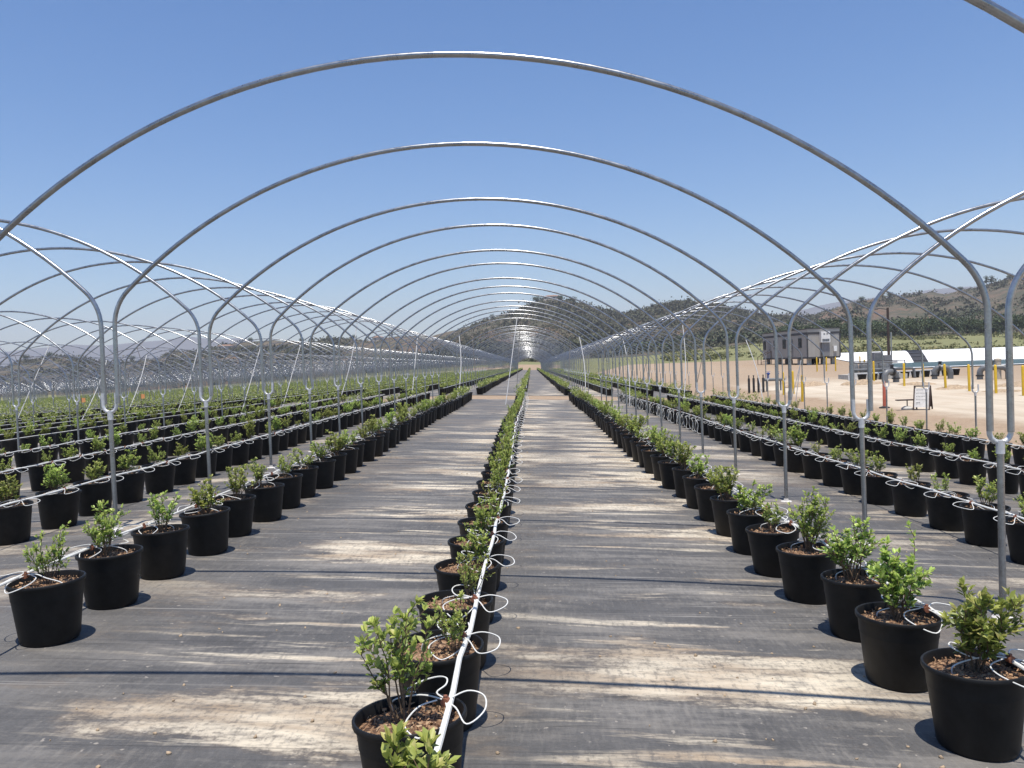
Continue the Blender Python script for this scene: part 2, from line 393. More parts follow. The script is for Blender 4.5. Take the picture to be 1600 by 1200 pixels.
# ------------------------------------------------------------------ hills
SIL = [(-500,560),(-300,568),(-120,575),(0,575),(15,566),(45,562),(82,558),(105,559),(127,563),(172,568),(195,564),(240,561),(262,549),(307,547),(330,544),(345,539),
       (375,535),(420,532),(480,534),(515,531),(550,529),(576,533),(611,527),(637,525),(672,526),(715,515),(765,499),(815,482),(845,468),(865,466),
       (890,471),(915,477),(940,485),(975,491),(997,487),(1026,478),(1054,471),(1075,470),(1093,473),(1127,480),(1163,489),(1200,496),(1240,497),(1270,493),
       (1308,480),(1325,474),(1366,467),(1407,463),(1446,459),(1468,462),(1490,456),(1517,451),(1545,443),(1600,430),(1700,415),(1850,420),(2100,440)]
sa, se = [], []
for (px, py) in SIL:
    dx, dy = px - 830, py - 570; sa.append((dx - .035*dy) / F_PX); se.append(-(dy + .035*dx) / F_PX)
sa, se = np.array(sa), np.array(se)
HY0, HY1, HY2 = 330.0, 820.0, 1100.0
def hill_h(a, Y):
    e = np.interp(a, sa, se)
    ridge = e * HY1 + CAM_Z
    base = ground(a * HY0, np.full_like(a * HY0, HY0)) - .3
    t = np.clip((Y - HY0) / (HY1 - HY0), 0, 1)
    s = np.where(Y <= HY1, .25 * t + .75 * t ** 1.9, 1 - .8 * sstep(HY1, HY2, Y))
    n = (fbm(a * 28 + 9, Y / 60, 3, 5) - .5) * 2
    gully = np.abs(fbm(a * 16 + 4 + Y / 700, Y / 190, 8, 4) - .5) * 2
    amp = np.maximum(ridge - base, 4) * np.sin(np.pi * np.clip(t, 0, 1)) * (Y <= HY1)
    return base + (ridge - base) * s + amp * (.10 * n - .24 * gully + .07) + (Y > HY0) * n * 1.0
aa = np.linspace(-.95, .95, 420)
yy = np.unique(np.r_[np.linspace(HY0, HY1, 90), np.linspace(HY1, HY2, 12)])
A, Yg = np.meshgrid(aa, yy); V = np.c_[(A * Yg).ravel(), Yg.ravel(), hill_h(A, Yg).ravel()]
nx, ny = len(aa), len(yy); i = np.arange(nx - 1)[None, :] + np.arange(ny - 1)[:, None] * nx
Fq = np.stack([i, i + 1, i + 1 + nx, i + nx], -1).reshape(-1, 4)
tag(link(bpy.data.objects.new('hills', np_mesh('hills', V, Fq, M['hill'], None, True))), kind='structure')
# far blue mountains
MS = [(-700,560),(-400,552),(-200,556),(0,548),(60,541),(110,536),(160,538),(250,529),(290,524),(330,528),(370,526),(420,536),(520,545),(700,552),(900,540),(1050,525),(1150,503),(1190,495),(1235,487),(1275,477),
      (1310,470),(1350,466),(1400,460),(1450,452),(1500,448),(1560,450),(1700,440),(1900,450),(2300,470)]
ma = np.array([((px-830) - .035*(py-570)) / F_PX for px, py in MS]); mee = np.array([-((py-570) + .035*(px-830)) / F_PX for px, py in MS])
aa = np.linspace(-1.2, 1.2, 400); yy = np.linspace(2600, 5600, 40)
A, Yg = np.meshgrid(aa, yy); t = (Yg - 2600) / 2000
prof = np.where(t < 1, t ** 1.5, 1 - .5 * sstep(1, 1.5, t))
Z = np.interp(A, ma, mee) * 4600 * prof + CAM_Z + (fbm(A * 22, Yg / 500, 5, 6) - .5) * 40 * np.clip(prof, 0, 1) * np.where(np.abs(t - 1) < .05, .3, 1) - 6
V = np.c_[(A * Yg).ravel(), Yg.ravel(), Z.ravel()]; nx, ny = len(aa), len(yy)
i = np.arange(nx - 1)[None, :] + np.arange(ny - 1)[:, None] * nx
Fq = np.stack([i, i + 1, i + 1 + nx, i + nx], -1).reshape(-1, 4)
tag(link(bpy.data.objects.new('mountain_range', np_mesh('mountain_range', V, Fq, M['mountain'], None, True))), kind='structure')

def tile(Vt, Ft, pos, scale, rot, jitter=None):
    """copies of a template mesh (numpy), rotated about Z"""
    n, k = len(pos), len(Vt)
    c, s = np.cos(rot)[:, None], np.sin(rot)[:, None]
    sc = scale if scale.ndim == 2 else np.repeat(scale[:, None], 3, 1)
    x = Vt[None, :, 0] * sc[:, 0:1]; y = Vt[None, :, 1] * sc[:, 1:2]; z = Vt[None, :, 2] * sc[:, 2:3]
    V = np.stack([x*c - y*s, x*s + y*c, z], -1) + pos[:, None, :]
    if jitter is not None: V = V + jitter * rng.normal(size=V.shape) * sc[:, None, :]
    Fq = (Ft[None] + (np.arange(n) * k)[:, None, None]).reshape(-1, Ft.shape[1])
    return V.reshape(-1, 3), Fq
import bmesh
def ico(sub):
    bm = bmesh.new(); bmesh.ops.create_icosphere(bm, subdivisions=sub, radius=1)
    V = np.array([v.co[:] for v in bm.verts]); Fq = np.array([[v.index for v in f.verts] for f in bm.faces]); bm.free(); return V, Fq
IV1, IF1 = ico(1); IV2, IF2 = ico(2)
def leaf_quads(centres, size, seed):
    r = np.random.default_rng(seed); n = len(centres)
    u = r.normal(size=(n, 3)); u /= np.linalg.norm(u, axis=1)[:, None]
    v = r.normal(size=(n, 3)); v -= u * (u * v).sum(1)[:, None]; v /= np.linalg.norm(v, axis=1)[:, None]
    s = (size * r.uniform(.6, 1.3, n))[:, None]
    V = np.stack([centres - u*s, centres - v*s*.6, centres + u*s, centres + v*s*.6], 1).reshape(-1, 3)
    return V, np.arange(n * 4).reshape(-1, 4)
def scatter_scrub(n, lo, hi, per, seed):
    a = rng.uniform(-.74, .74, n * 3); Y = HY0 + 20 + (HY1 - HY0 + 10) * rng.random(n * 3) ** .8
    dens = fbm(a * 16, Y / 80, seed, 5)
    green = np.where((a > -.03) & (a < .28), .09, 0) - .10 * sstep(.30, .38, a) - .11 * (a < -.1)
    keep = np.where(dens + green > .49 + .06 * rng.normal(size=len(a)))[0][:n]
    a, Y = a[keep], Y[keep]; r = rng.uniform(lo, hi, len(a)) * rng.choice([1, 1, 1.5], len(a))
    pos = np.c_[a * Y, Y, hill_h(a, Y) + r * .35]
    c = (pos[:, None, :] + rng.normal(size=(len(a), per, 3)) * (r[:, None, None] * np.array([.75, .75, .42]))).reshape(-1, 3)
    return leaf_quads(c, (lo + hi) * .26, seed)
Va, Fa = scatter_scrub(20000, .6, 1.5, 10, 21)
Vb, Fb = scatter_scrub(3200, 1.6, 3.2, 22, 33)
fx = rng.uniform(20, 300, 9000); fy = rng.uniform(160, 342, 9000)
kf = (fbm(fx/9, fy/14, 55, 4) > .50) & (fx < fy*.8) & (fx > fy*.16); fx, fy = fx[kf], fy[kf]
fr = rng.uniform(.3, .9, len(fx))
fc = (np.c_[fx, fy, ground(fx, fy) + fr*.4][:, None, :] + rng.normal(size=(len(fx), 9, 3)) * (fr[:, None, None]*np.array([.8, .8, .35]))).reshape(-1, 3)
Vc, Fc = leaf_quads(fc, .32, 91)
tag(link(bpy.data.objects.new('field_brush', np_mesh('field_brush', Vc, Fc, M['brush']))), kind='stuff')
tag(link(bpy.data.objects.new('scrub', np_mesh('scrub', np.r_[Va, Vb], np.r_[Fa, Fb + len(Va)], M['scrub']))), kind='stuff')
def tree_meshes(seed, h, wd, nclump=14, nleaf=60, leaf=.5):
    r = np.random.default_rng(seed); rr = random.Random(seed); mb = MB(); cs = []
    mb.tube([(0,0,-.4), (rr.uniform(-.1,.1), 0, h*.25), (rr.uniform(-.3,.3), rr.uniform(-.2,.2), h*.6)], [.06*h*.5, .045*h*.5, .02*h*.5], 7)
    for k in range(nclump):
        a = rr.uniform(0, 6.28); rad = wd * .5 * math.sqrt(rr.random()) ; z = h * rr.uniform(.38, .92)
        rad *= math.sin(math.pi * min(1, (z / h - .2) / .9)) ** .6
        p = Vector((rad*math.cos(a), rad*math.sin(a), z)); cs.append(p)
        mb.tube([(0, 0, h*rr.uniform(.2,.45)), tuple(p * .6 + Vector((0,0,h*.12))), tuple(p)], [.012*h, .008*h, .004*h], 5)
    C = []
    for p in cs:
        s = wd * rr.uniform(.10, .2); C.append(np.array(p)[None] + r.normal(size=(nleaf, 3)) * np.array([s, s, s*.7]))
    V, Fq = leaf_quads(np.concatenate(C), leaf, seed)
    return mb.mesh('trunk', M['bark']), np_mesh('crown', V, Fq, M['tree'])
TREES = [tree_meshes(s, 8, 6.5, 16, 55, .42) for s in (1, 2, 3)] + [tree_meshes(9, 10, 4.2, 12, 45, .4)]
def tree(kind, x, y, z, s, label, group=None, sz=None):
    o = empty('tree', (x, y, z), rng.uniform(0, 6.28)); tr, cr = TREES[kind]
    for nm, me in (('trunk', tr), ('crown', cr)):
        inst(nm, me, o, sc=(s, s, sz or s))
    tag(o, label, 'tree', group)
def on_ground(a, Y): return float(hill_h(np.array([a]), np.array([Y]))[0]) if Y > HY0 else gz(a * Y, Y)

# orchard belt right of the field: front row of single trees, the mass behind is one
for k in range(22):
    a = .30 + k * .0148 + rng.uniform(-.004, .004); Y = 345 + rng.uniform(-6, 10)
    tree(k % 3, a*Y, Y, on_ground(a, Y) - .3, rng.uniform(.75, 1.15), 'dark round tree in the belt beyond the white pond', 'trees in the belt below the right hill')
C = []
for k in range(330):
    a = rng.uniform(.10, .78); Y = rng.uniform(362, 470)
    if a < .28 and rng.random() < .5: continue
    C.append(np.array([a*Y, Y, on_ground(a, Y) + 2.5])[None] + rng.normal(size=(60, 3)) * np.array([2.2, 2.2, 1.2]) * rng.uniform(.6, 1.4))
V, Fq = leaf_quads(np.concatenate(C), .6, 77)
tag(link(bpy.data.objects.new('treeline', np_mesh('treeline', V, Fq, M['tree']))), kind='stuff')
# single trees standing up on the ridges
RT = [(1372,463,3,.9),(1383,462,0,.8),(1340,470,0,.7),(1530,446,3,1.1),(1538,444,3,1.0),(1566,438,0,.8),(1490,456,0,.6),(1518,450,3,.8),
      (612,527,3,1.0),(553,529,0,.9),(590,530,0,.8),(516,531,0,.8),(470,532,0,.9),(388,535,0,1.0),(30,563,0,1.3),(70,558,0,1.2),(200,563,0,1.1),(345,540,3,.8),(874,466,0,.8),(895,471,0,.9),(838,472,0,.9),(770,498,0,.7)]
for (px, py, kd, s) in RT:
    dx, dy = px - 830, py - 570; a = (dx - .035*dy) / F_PX; Y = HY1 - 12
    if px > 1300: lb = 'small tree standing on the skyline of the right hill'; g = 'trees along the right skyline'
    elif px > 700: lb = 'small dark tree on top of the central hill'; g = 'trees on the central hilltop'
    else: lb = 'dark tree on the low skyline at left'; g = 'trees along the left skyline'; s *= .7
    tree(kd, a*Y, Y, on_ground(a, Y) - .4, s, lb, g)

# houses on the slopes
def house(x, y, z, wd, dp, h, rz, label):
    o = empty('house', (x, y, z), rz)
    b = MB(); b.box(-wd/2, wd/2, -dp/2, dp/2, -3, h); b.build('wall', M['house'], o, smooth=False)
    r_ = MB(); e = .5
    r_.add([(-wd/2-e,-dp/2-e,h+.01),(wd/2+e,-dp/2-e,h+.01),(wd/2+e,dp/2+e,h+.01),(-wd/2-e,dp/2+e,h+.01),(-wd/4,0,h+dp*.22),(wd/4,0,h+dp*.22)],
           [(0,1,5,4),(2,3,4,5),(1,2,5),(3,0,4),(3,2,1,0)]); r_.build('roof', M['roof'], o, smooth=False)
    n = max(2, int(wd / 4))
    for k in range(n):
        q = MB(); cx = -wd/2 + (k + .5) * wd / n; q.box(cx-.7, cx+.7, -dp/2-.06, -dp/2+.05, h*.35, h*.75); q.build('window', M['glass'], o, smooth=False)
    tag(o, label, 'house', 'houses on the far slopes')
def at_sil(px, py, Y): dx, dy = px-830, py-570; return (dx - .035*dy)/F_PX
HS = [(1225,505,560,17,9,4.5,.3,'low cream house right of the saddle between the hills'),(1208,507,575,12,8,4,-.2,'smaller cream house beside the long one near the saddle'),
      (1380,508,520,15,9,4,.2,'pale house low on the right hill behind the pole'),(1448,503,540,12,8,4,-.2,'pale house low on the right hill near the orchard'),
      (862,469,812,22,9,5,0,'long white house crowning the central hilltop'),(1172,503,600,10,8,4,.1,'tiny pale house left of the saddle'),
      (590,528,800,14,9,5,.1,'pale house on the low ridge left of the central hill'),(350,545,760,18,9,4,0,'pale house among trees on the far left ridge')]
for (px, py, Y, wd, dp, h, rz, lb) in HS:
    a = at_sil(px, py, Y); house(a*Y, Y, on_ground(a, Y) - .3, wd*.75, dp*.7, h*.72, rz, lb)

# ------------------------------------------------------------------ hoop tunnels
TUN = list(range(-23, 2))
YK1 = [3.32, 5.40, 7.54, 9.83, 12.2, 14.5, 16.7, 19.0, 21.3, 23.6, 25.9, 28.2, 30.5, 32.8, 35.1]
YK2 = list(43.2 + 2.28 * np.arange(91))
YK = YK1 + YK2
def xleg(t): return XC0 + TW * (t - .5)
def hoop_path(sl, nseg=40, legseg=2, bend=6):
    """half width 3.385 at the legs, 3.6 high; sl = fall of the ground across it"""
    hw, z0, z1, rb, ang = TW/2 - .065, 1.2, 1.93, .48, R(45)
    pts = [(-hw, z0 + (z1 - z0) * k / legseg) for k in range(legseg)]
    for k in range(bend):
        a = ang * k / bend; pts.append((-hw + rb * (1 - math.cos(a)), z1 + rb * math.sin(a)))
    xa, za = -hw + rb * (1 - math.cos(ang)), z1 + rb * math.sin(ang)
    sl_end = math.pi/2 - ang; Rr = -xa / math.sin(sl_end); zc = za - Rr * math.cos(sl_end)
    for k in range(nseg + 1):
        a = -sl_end + 2 * sl_end * k / nseg; pts.append((Rr * math.sin(a), zc + Rr * math.cos(a)))
    m = [(-x, z) for (x, z) in pts[:legseg + bend]][::-1]
    return [(x, 0, z + sl * x) for (x, z) in pts + m]
HOOP_ME = {}
def gl(t): return float(np.interp(xleg(t), GX, GZ))
for t in TUN:
    mb = MB(); near = t >= -2
    s = (gl(t+1) - gl(t)) / TW
    mb.tube(hoop_path(s, 44 if near else 22, 2, 7 if near else 4), .0205, 12 if near else 6)
    HOOP_ME[t] = mb.mesh('hoop', M['steel'])
# leg: post with a flange at the ground, and the fork that takes two hoops
pm = MB(); pm.tube([(0,0,-.25),(0,0,1.13)], .021, 12); POST = pm.mesh('post', M['steel'])
fk = MB()
U = [(-.065,0,1.30),(-.065,0,1.185)] + [(-.065*math.cos(a), 0, 1.185-.065*math.sin(a)) for a in np.linspace(.25, math.pi-.25, 8)] + [(.065,0,1.185),(.065,0,1.30)]
fk.tube(U, .0165, 10); fk.tube([(0,0,1.05),(0,0,1.135)], .026, 12); FORK = fk.mesh('fork', M['steel_bright'])
sv = MB()
for sx in (-.065, .065): sv.tube([(sx,0,1.19),(sx,0,1.23)], .0265, 12)
fl = MB(); fl.lathe([(.064,-.01),(.064,.014),(.058,.02),(.03,.024),(.022,.05)], 20); FLANGE = fl.mesh('base_plate', M['plate'])
ORD = ['first','second','third','fourth','fifth','sixth','seventh','eighth','ninth','tenth','eleventh','twelfth','thirteenth','fourteenth','fifteenth','sixteenth','seventeenth','eighteenth']
def tunnel_name(t):
    return {0: 'the centre tunnel', 1: 'the right tunnel', -1: 'the first tunnel at left',
            -2: 'the second tunnel at left', -3: 'the third tunnel at left'}.get(t, 'the far tunnels at left')
hoops, legs = [], []
for t in TUN:
    xc = XC0 + TW * t
    for k, Y in enumerate(YK):
        y = Y + SKEW * (xc - XC0); z = (gl(t) + gl(t+1)) / 2
        pts = np.array(hoop_path((gl(t+1)-gl(t))/TW, 40, 3, 4)) + [xc, y, z]
        pts[:, 1] += SKEW * (pts[:, 0] - xc)
        if in_frame(pts, 8).any() or (t == 0 and k == 0): hoops.append((math.hypot(xc, y), t, k, xc, y, z))
for t in TUN + [2]:
    x = xleg(t)
    for k, Y in enumerate(YK):
        y = Y + SKEW * (x - XC0); z = gl(t)
        if in_frame(np.array([[x, y, z], [x, y, z + .6], [x, y, z + 1.2]])).any(): legs.append((math.hypot(x, y), t, k, x, y, z))
hoops.sort(); legs.sort()
NIND = 300
seen = {}
for (d, t, k, xc, y, z) in hoops[:NIND]:
    o = inst('hoop', HOOP_ME[t], None, (xc, y, z), (rng.normal()*.007, rng.normal()*.003, SKEW + rng.normal()*.006), (1, 1, 1 + rng.normal()*.006))
    n = seen.get(t, 0); seen[t] = n + 1; tn = tunnel_name(t)
    if t >= -1 and k < 15: lb = f'bare steel hoop over {tn}, {ORD[n]} from the camera'
    elif k < 15 and t >= -3: lb = f'bare steel hoop in {tn}, before the dirt crossing'
    elif k < 15: lb = 'bare steel hoop in the far tunnels at left, before the dirt crossing'
    elif t >= -3: lb = f'bare steel hoop in {tn}, beyond the dirt crossing'
    else: lb = 'bare steel hoop in the far tunnels at left, beyond the dirt crossing'
    tag(o, lb, 'hoop', 'bare hoops of ' + tn + (' before the crossing' if k < 15 else ' beyond the crossing'))
seen = {}
LEGN = {0: 'left side of the centre tunnel', 1: 'right side of the centre tunnel', 2: 'outer right side beside the dirt', -1: 'second leg line at left'}
for (d, t, k, x, y, z) in legs[:NIND]:
    o = empty('tunnel_leg', (x, y, z), SKEW + rng.normal()*.02); o.rotation_euler = (rng.normal()*.006, rng.normal()*.006, SKEW)
    inst('post', POST, o)
    if d < 75: inst('fork', FORK, o); 
    if d < 30: inst('base_plate', FLANGE, o)
    n = seen.get(t, 0); seen[t] = n + 1
    if t in LEGN and k < 15 and n < 15: lb = f'forked steel leg on the {LEGN[t]}, {ORD[n]} from the camera'
    elif t in LEGN: lb = f'thin forked steel leg on the {LEGN[t]}, beyond the dirt crossing'
    else: lb = 'forked steel leg among the tunnels further left'
    tag(o, lb, 'leg', 'legs: ' + LEGN.get(t, 'tunnels further left') + (', numbered' if 'from the camera' in lb else ''))
# the rest of the hoops and legs, one mass each
def sweep4(path, r):
    mb = MB(); mb.tube(path, r, 4, caps=False); return np.array(mb.v), np.array(mb.f)
Vs, Fs, nb = [], [], 0
for (d, t, k, xc, y, z) in hoops[NIND:]:
    Vt, Ft = HOOP_CACHE[t] if 'HOOP_CACHE' in globals() and t in HOOP_CACHE else (None, None)
    if Vt is None:
        globals().setdefault('HOOP_CACHE', {})[t] = sweep4(hoop_path((gl(t+1)-gl(t))/TW, 16, 1, 3), .0205); Vt, Ft = HOOP_CACHE[t]
    Q = Vt.copy(); Q[:, 1] += SKEW * Q[:, 0]; Q[:, 2] *= 1 + rng.normal()*.004
    Vs.append(Q + [xc, y, z]); Fs.append(Ft + nb); nb += len(Q)
if Vs: tag(link(bpy.data.objects.new('hoops', np_mesh('hoops', np.concatenate(Vs), np.concatenate(Fs), M['steel'], None, True))), 'mass of thin steel hoops in the far tunnels', 'hoops', kind='stuff')
lv = MB(); lv.tube([(0,0,-.2),(0,0,1.14)], .021, 4, caps=False); lv.tube(U[::2], .0165, 4, caps=False)
Vt, Ft = np.array(lv.v), np.array(lv.f); L = np.array([l[3:] for l in legs[NIND:]])
Vq, Fq = tile(Vt, Ft, L, np.ones(len(L)), np.full(len(L), SKEW))
tag(link(bpy.data.objects.new('tunnel_legs', np_mesh('tunnel_legs', Vq, Fq, M['steel'], None, True))), 'mass of thin forked steel legs in the far tunnels', 'legs', kind='stuff')

# braces at the two ends of the crossing: at the crown and at both shoulders of every tunnel
def brace(p, q, label, group, curve=0.0):
    mb = MB(); p, q = Vector(p), Vector(q)
    pts = [p.lerp(q, s) + Vector((curve * math.sin(math.pi * s), 0, 0)) for s in np.linspace(0, 1, 8 if curve else 2)]
    o = mb_o = None
    mb.tube([x - q for x in pts], .017, 8)
    tag(mb.build('brace_pole', M['brace'], None, tuple(q)), label, 'brace', group)
for t in range(-9, 2):
    xc = XC0 + TW * t; s = (gl(t+1)-gl(t))/TW; z = (gl(t)+gl(t+1))/2
    for (off, hz, nm) in ((0, 3.58, 'crown'), (-2.5, 2.83, 'left shoulder'), (2.6, 2.78, 'right shoulder')):
        for (ytop, yb, w_) in ((35.1, 32.6, 'near'), (43.2, 45.6, 'far')):
            x = xc + off; xb = x + rng.uniform(-.25, .15) - (.3 if off == 0 else 0)
            p = (x, ytop + SKEW*(x-XC0), z + s*off + hz); qz = float(np.interp(xb, GX, GZ))
            q = (xb, yb + SKEW*(x-XC0), qz)
            if not in_frame(np.array([p])).any(): continue
            if t >= -1: lb = f'slanting brace at {nm} of {tunnel_name(t)}, {w_} side of crossing'
            else: lb = f'slanting brace pole in the tunnels further left, {w_} side of the crossing'
            brace(p, q, lb, 'brace poles beside the dirt crossing', rng.choice([0, 0, .12]))

for (x0, x1, y0) in ((10.9, 11.45, 35.2), (11.25, 11.55, 35.6)):
    brace((x1, y0 + .1, CAM_Z - .2), (x0, y0, gz(x0, y0)), 'bare leaning pole at the edge of the dirt beside the outer row', 'leaning poles at the edge of the dirt')
# ------------------------------------------------------------------ potted shrubs
pt = MB()
pt.lathe([(.148,0),(.152,.012),(.156,.02),(.190,.318),(.1905,.322),(.200,.323),(.2025,.33),(.2025,.342),(.199,.346),(.192,.345),(.189,.338),(.184,.25)], 40, cap0=True)
POT = pt.mesh('pot', M['pot'], ang=50)
def soil_mesh(seed):
    r = np.random.default_rng(seed); mb = MB(); n, rings = 28, 6
    vs = [(0, 0, .318)]
    for i in range(1, rings + 1):
        for j in range(n):
            a = 6.2832*j/n; q = .1858*i/rings
            vs.append((q*math.cos(a), q*math.sin(a), .314 - .014*(i/rings)**3 + r.uniform(-.006, .006)*(i < rings)))
    fs = [(0, 1+j, 1+(j+1) % n) for j in range(n)]
    for i in range(rings-1):
        for j in range(n): fs.append((1+i*n+j, 1+(i+1)*n+j, 1+(i+1)*n+(j+1) % n, 1+i*n+(j+1) % n))
    mb.add(vs, fs, 0)
    for k in range(170):
        q = .178*math.sqrt(r.random()); a = r.uniform(0, 6.28); c = Vector((q*math.cos(a), q*math.sin(a), .318 + r.uniform(-.004, .004)))
        u = Vector(r.normal(size=3)).normalized()*r.uniform(.004, .011); v = Vector(r.normal(size=3)).cross(u).normalized()*r.uniform(.002, .005); w_ = u.cross(v).normalized()*.002
        mb.add([c-u-v, c+u-v, c+u+v, c-u+v, c+w_-u*.6, c+w_+u*.6], [(0,1,5,4),(1,2,5),(2,3,4,5),(3,0,4)], 1)
    return mb.mesh('soil', [M['soil'], M['chip']], smooth=False)
SOILS = [soil_mesh(s) for s in (1, 2, 3)]
def shrub(seed, nstem, height, spread, lean=(0, 0), lsize=.030, dens=1.0, tall=None):
    """several woody stems with side shoots, pointed oval folded leaves set along them"""
    r = random.Random(seed); st = MB(); LV, LF, LY = [], [], []
    def leaf(p, d, size, yg):
        d = d.normalized(); side = d.cross(Vector((r.uniform(-.5,.5), r.uniform(-.5,.5), 1))).normalized(); nrm = side.cross(d)
        w_ = size*.27; b = len(LV); up = nrm*size*.10
        LV.extend([p, p+d*size*.32+side*w_*.85-up*0+nrm*size*.05, p+d*size*.36-up*.6, p+d*size*.32-side*w_*.85+nrm*size*.05,
                   p+d*size*.66+side*w_*.8+nrm*size*.03, p+d*size*.68-up*.9, p+d*size*.66-side*w_*.8+nrm*size*.03, p+d*size-up*1.3])
        LF.extend([(b,b+2,b+1),(b,b+3,b+2),(b+1,b+2,b+5,b+4),(b+2,b+3,b+6,b+5),(b+4,b+5,b+7),(b+5,b+6,b+7)]); LY.extend([yg]*8)
    def shoot(p, d, length, rad, depth):
        n = max(4, int(length / .018)); pts = [p.copy()]; q = p.copy(); dd = d.normalized()
        for i in range(n):
            dd = (dd + Vector((r.uniform(-.16,.16), r.uniform(-.16,.16), r.uniform(-.05,.16)))).normalized()
            q = q + dd * (length / n); pts.append(q.copy())
            f = (i + 1) / n
            if (depth > 0 and f > .15) or f > .38:
                for _ in range(2 if r.random() < .65*dens else 1):
                    if r.random() > dens: continue
                    a = r.uniform(0, 6.28); o = dd.orthogonal().normalized(); o.rotate(Matrix.Rotation(a, 3, dd))
                    ld = (o * r.uniform(.6, 1.0) + dd * r.uniform(.3, .9) + Vector((0,0,.15)))
                    y = min(1, max(0, (f - .60) * 1.9 + r.uniform(-.4, .25) + (q.z - .34 - height*.55)/height*.9))
                    leaf(q, ld, lsize * r.uniform(.55, 1.25) * (1 - .25*(f > .92)), y)
            if depth < 2 and f > .22 and r.random() < (.34 if depth == 0 else .16):
                o = dd.orthogonal().normalized(); o.rotate(Matrix.Rotation(r.uniform(0, 6.28), 3, dd))
                shoot(q, dd*.75 + o*r.uniform(.5, .95), length*(1-f*.6)*r.uniform(.28, .5), rad*.6, depth+1)
        for _ in range(3): leaf(q, dd + Vector((r.uniform(-.6,.6), r.uniform(-.6,.6), .2)), lsize*r.uniform(.8, 1.15), min(1, .75 + r.random()*.4))
        st.tube(pts, [rad*(1-.6*i/n) for i in range(n+1)], 5)
    for k in range(nstem):
        a = 6.28*k/nstem + r.uniform(-.5, .5)
        p = Vector((lean[0]*.12 + .018*math.cos(a), lean[1]*.12 + .018*math.sin(a), .306))
        d = Vector((spread*math.cos(a) + lean[0], spread*math.sin(a) + lean[1], 1))
        shoot(p, d, height*r.uniform(.65, 1.08) * (tall if (tall and k == 0) else 1), .0042, 0)
    me = bpy.data.meshes.new('foliage'); me.from_pydata([tuple(v) for v in LV], [], LF); me.materials.append(M['leaf'])
    at = me.attributes.new('young', 'FLOAT', 'POINT'); at.data.foreach_set('value', LY)
    me.polygons.foreach_set('use_smooth', [True]*len(me.polygons)); me.update()
    return st.mesh('stem', M['stem']), me
SHRUBS = [shrub(1, 11, .36, .27), shrub(2, 13, .33, .32), shrub(3, 10, .38, .23, (.05, .05)), shrub(4, 13, .29, .38), shrub(5, 11, .34, .28, (-.12, .02)),
          shrub(6, 8, .31, .28), shrub(8, 13, .36, .25), shrub(9, 11, .28, .34),
          shrub(31, 5, .34, .30, (.06, 0)), shrub(32, 7, .39, .20), shrub(33, 6, .26, .44, (0, .08)), shrub(34, 8, .31, .30, (-.08, -.06), .027)]
SH_C1 = shrub(27, 7, .38, .24, (-.26, .06), .036, .95)          # tall leaning one of the middle row
SH_C0 = shrub(22, 6, .26, .34, (.46, .12), .044, .9)           # big leafed one at the lower edge
SH_R1 = shrub(23, 14, .33, .36, (.08, 0), .040, 1.0)
SH_R2 = shrub(24, 12, .34, .26, (0, 0), .036, 1.0, 1.25)
POTP = .727
ROWS = [   # x, first pot y, side of the drip tube, name
    (-.45, 2.12, 1, 'the middle row'), (-2.78, 3.88, -1, 'the row left of the middle one'), (1.80, 3.45, 1, 'the row right of the middle one'),
    (-4.75, 4.4, 1, 'the inner row at left'), (4.02, 4.6, -1, 'the inner row at right'),
    (-6.75, 4.5, 1, 'the second row at left'), (6.07, 5.0, -1, 'the second row at right'),
    (-8.85, 4.7, 1, 'the third row at left'), (8.0, 5.0, -1, 'the outermost row beside the dirt')]
for t in range(-2, -24, -1):
    for off in (2.3, .1, -2.1): ROWS.append((XC0 + TW*t + off, 4.0 + (rng.random()-.5)*.6, 1, None))
def row_x(x0, y): return x0 + .03 * math.sin(y * .35 + x0 * 3)
pots = []
for ri, (x0, y0, sd, nm) in enumerate(ROWS):
    dsl = SKEW * (x0 - XC0)
    y = y0; k = 0
    while y < 250 + dsl:
        if not (36.9 + dsl < y < 42.7 + dsl):
            x = row_x(x0, y) + (0 if ri == 0 else rng.normal()*.018)
            z = float(np.interp(x, GX, GZ)) + .013
            if in_frame(np.array([[x, y, z], [x, y, z + .35], [x, y, z+.65], [x-.2, y, z+.3], [x+.2, y, z+.3]])).any():
                pots.append((math.hypot(x, y), ri, y, x, z))
        y += POTP + (rng.normal()*.02)
pots.sort(); cnt = {}; PIND = pots[:300]; PREST = pots[300:]
SHAPES = ['tall upright', 'broad bushy', 'narrow', 'low spreading', 'leaning', 'sparse', 'slim dense', 'short rounded', 'thin open', 'tall slim', 'short spreading', 'fine leafed']
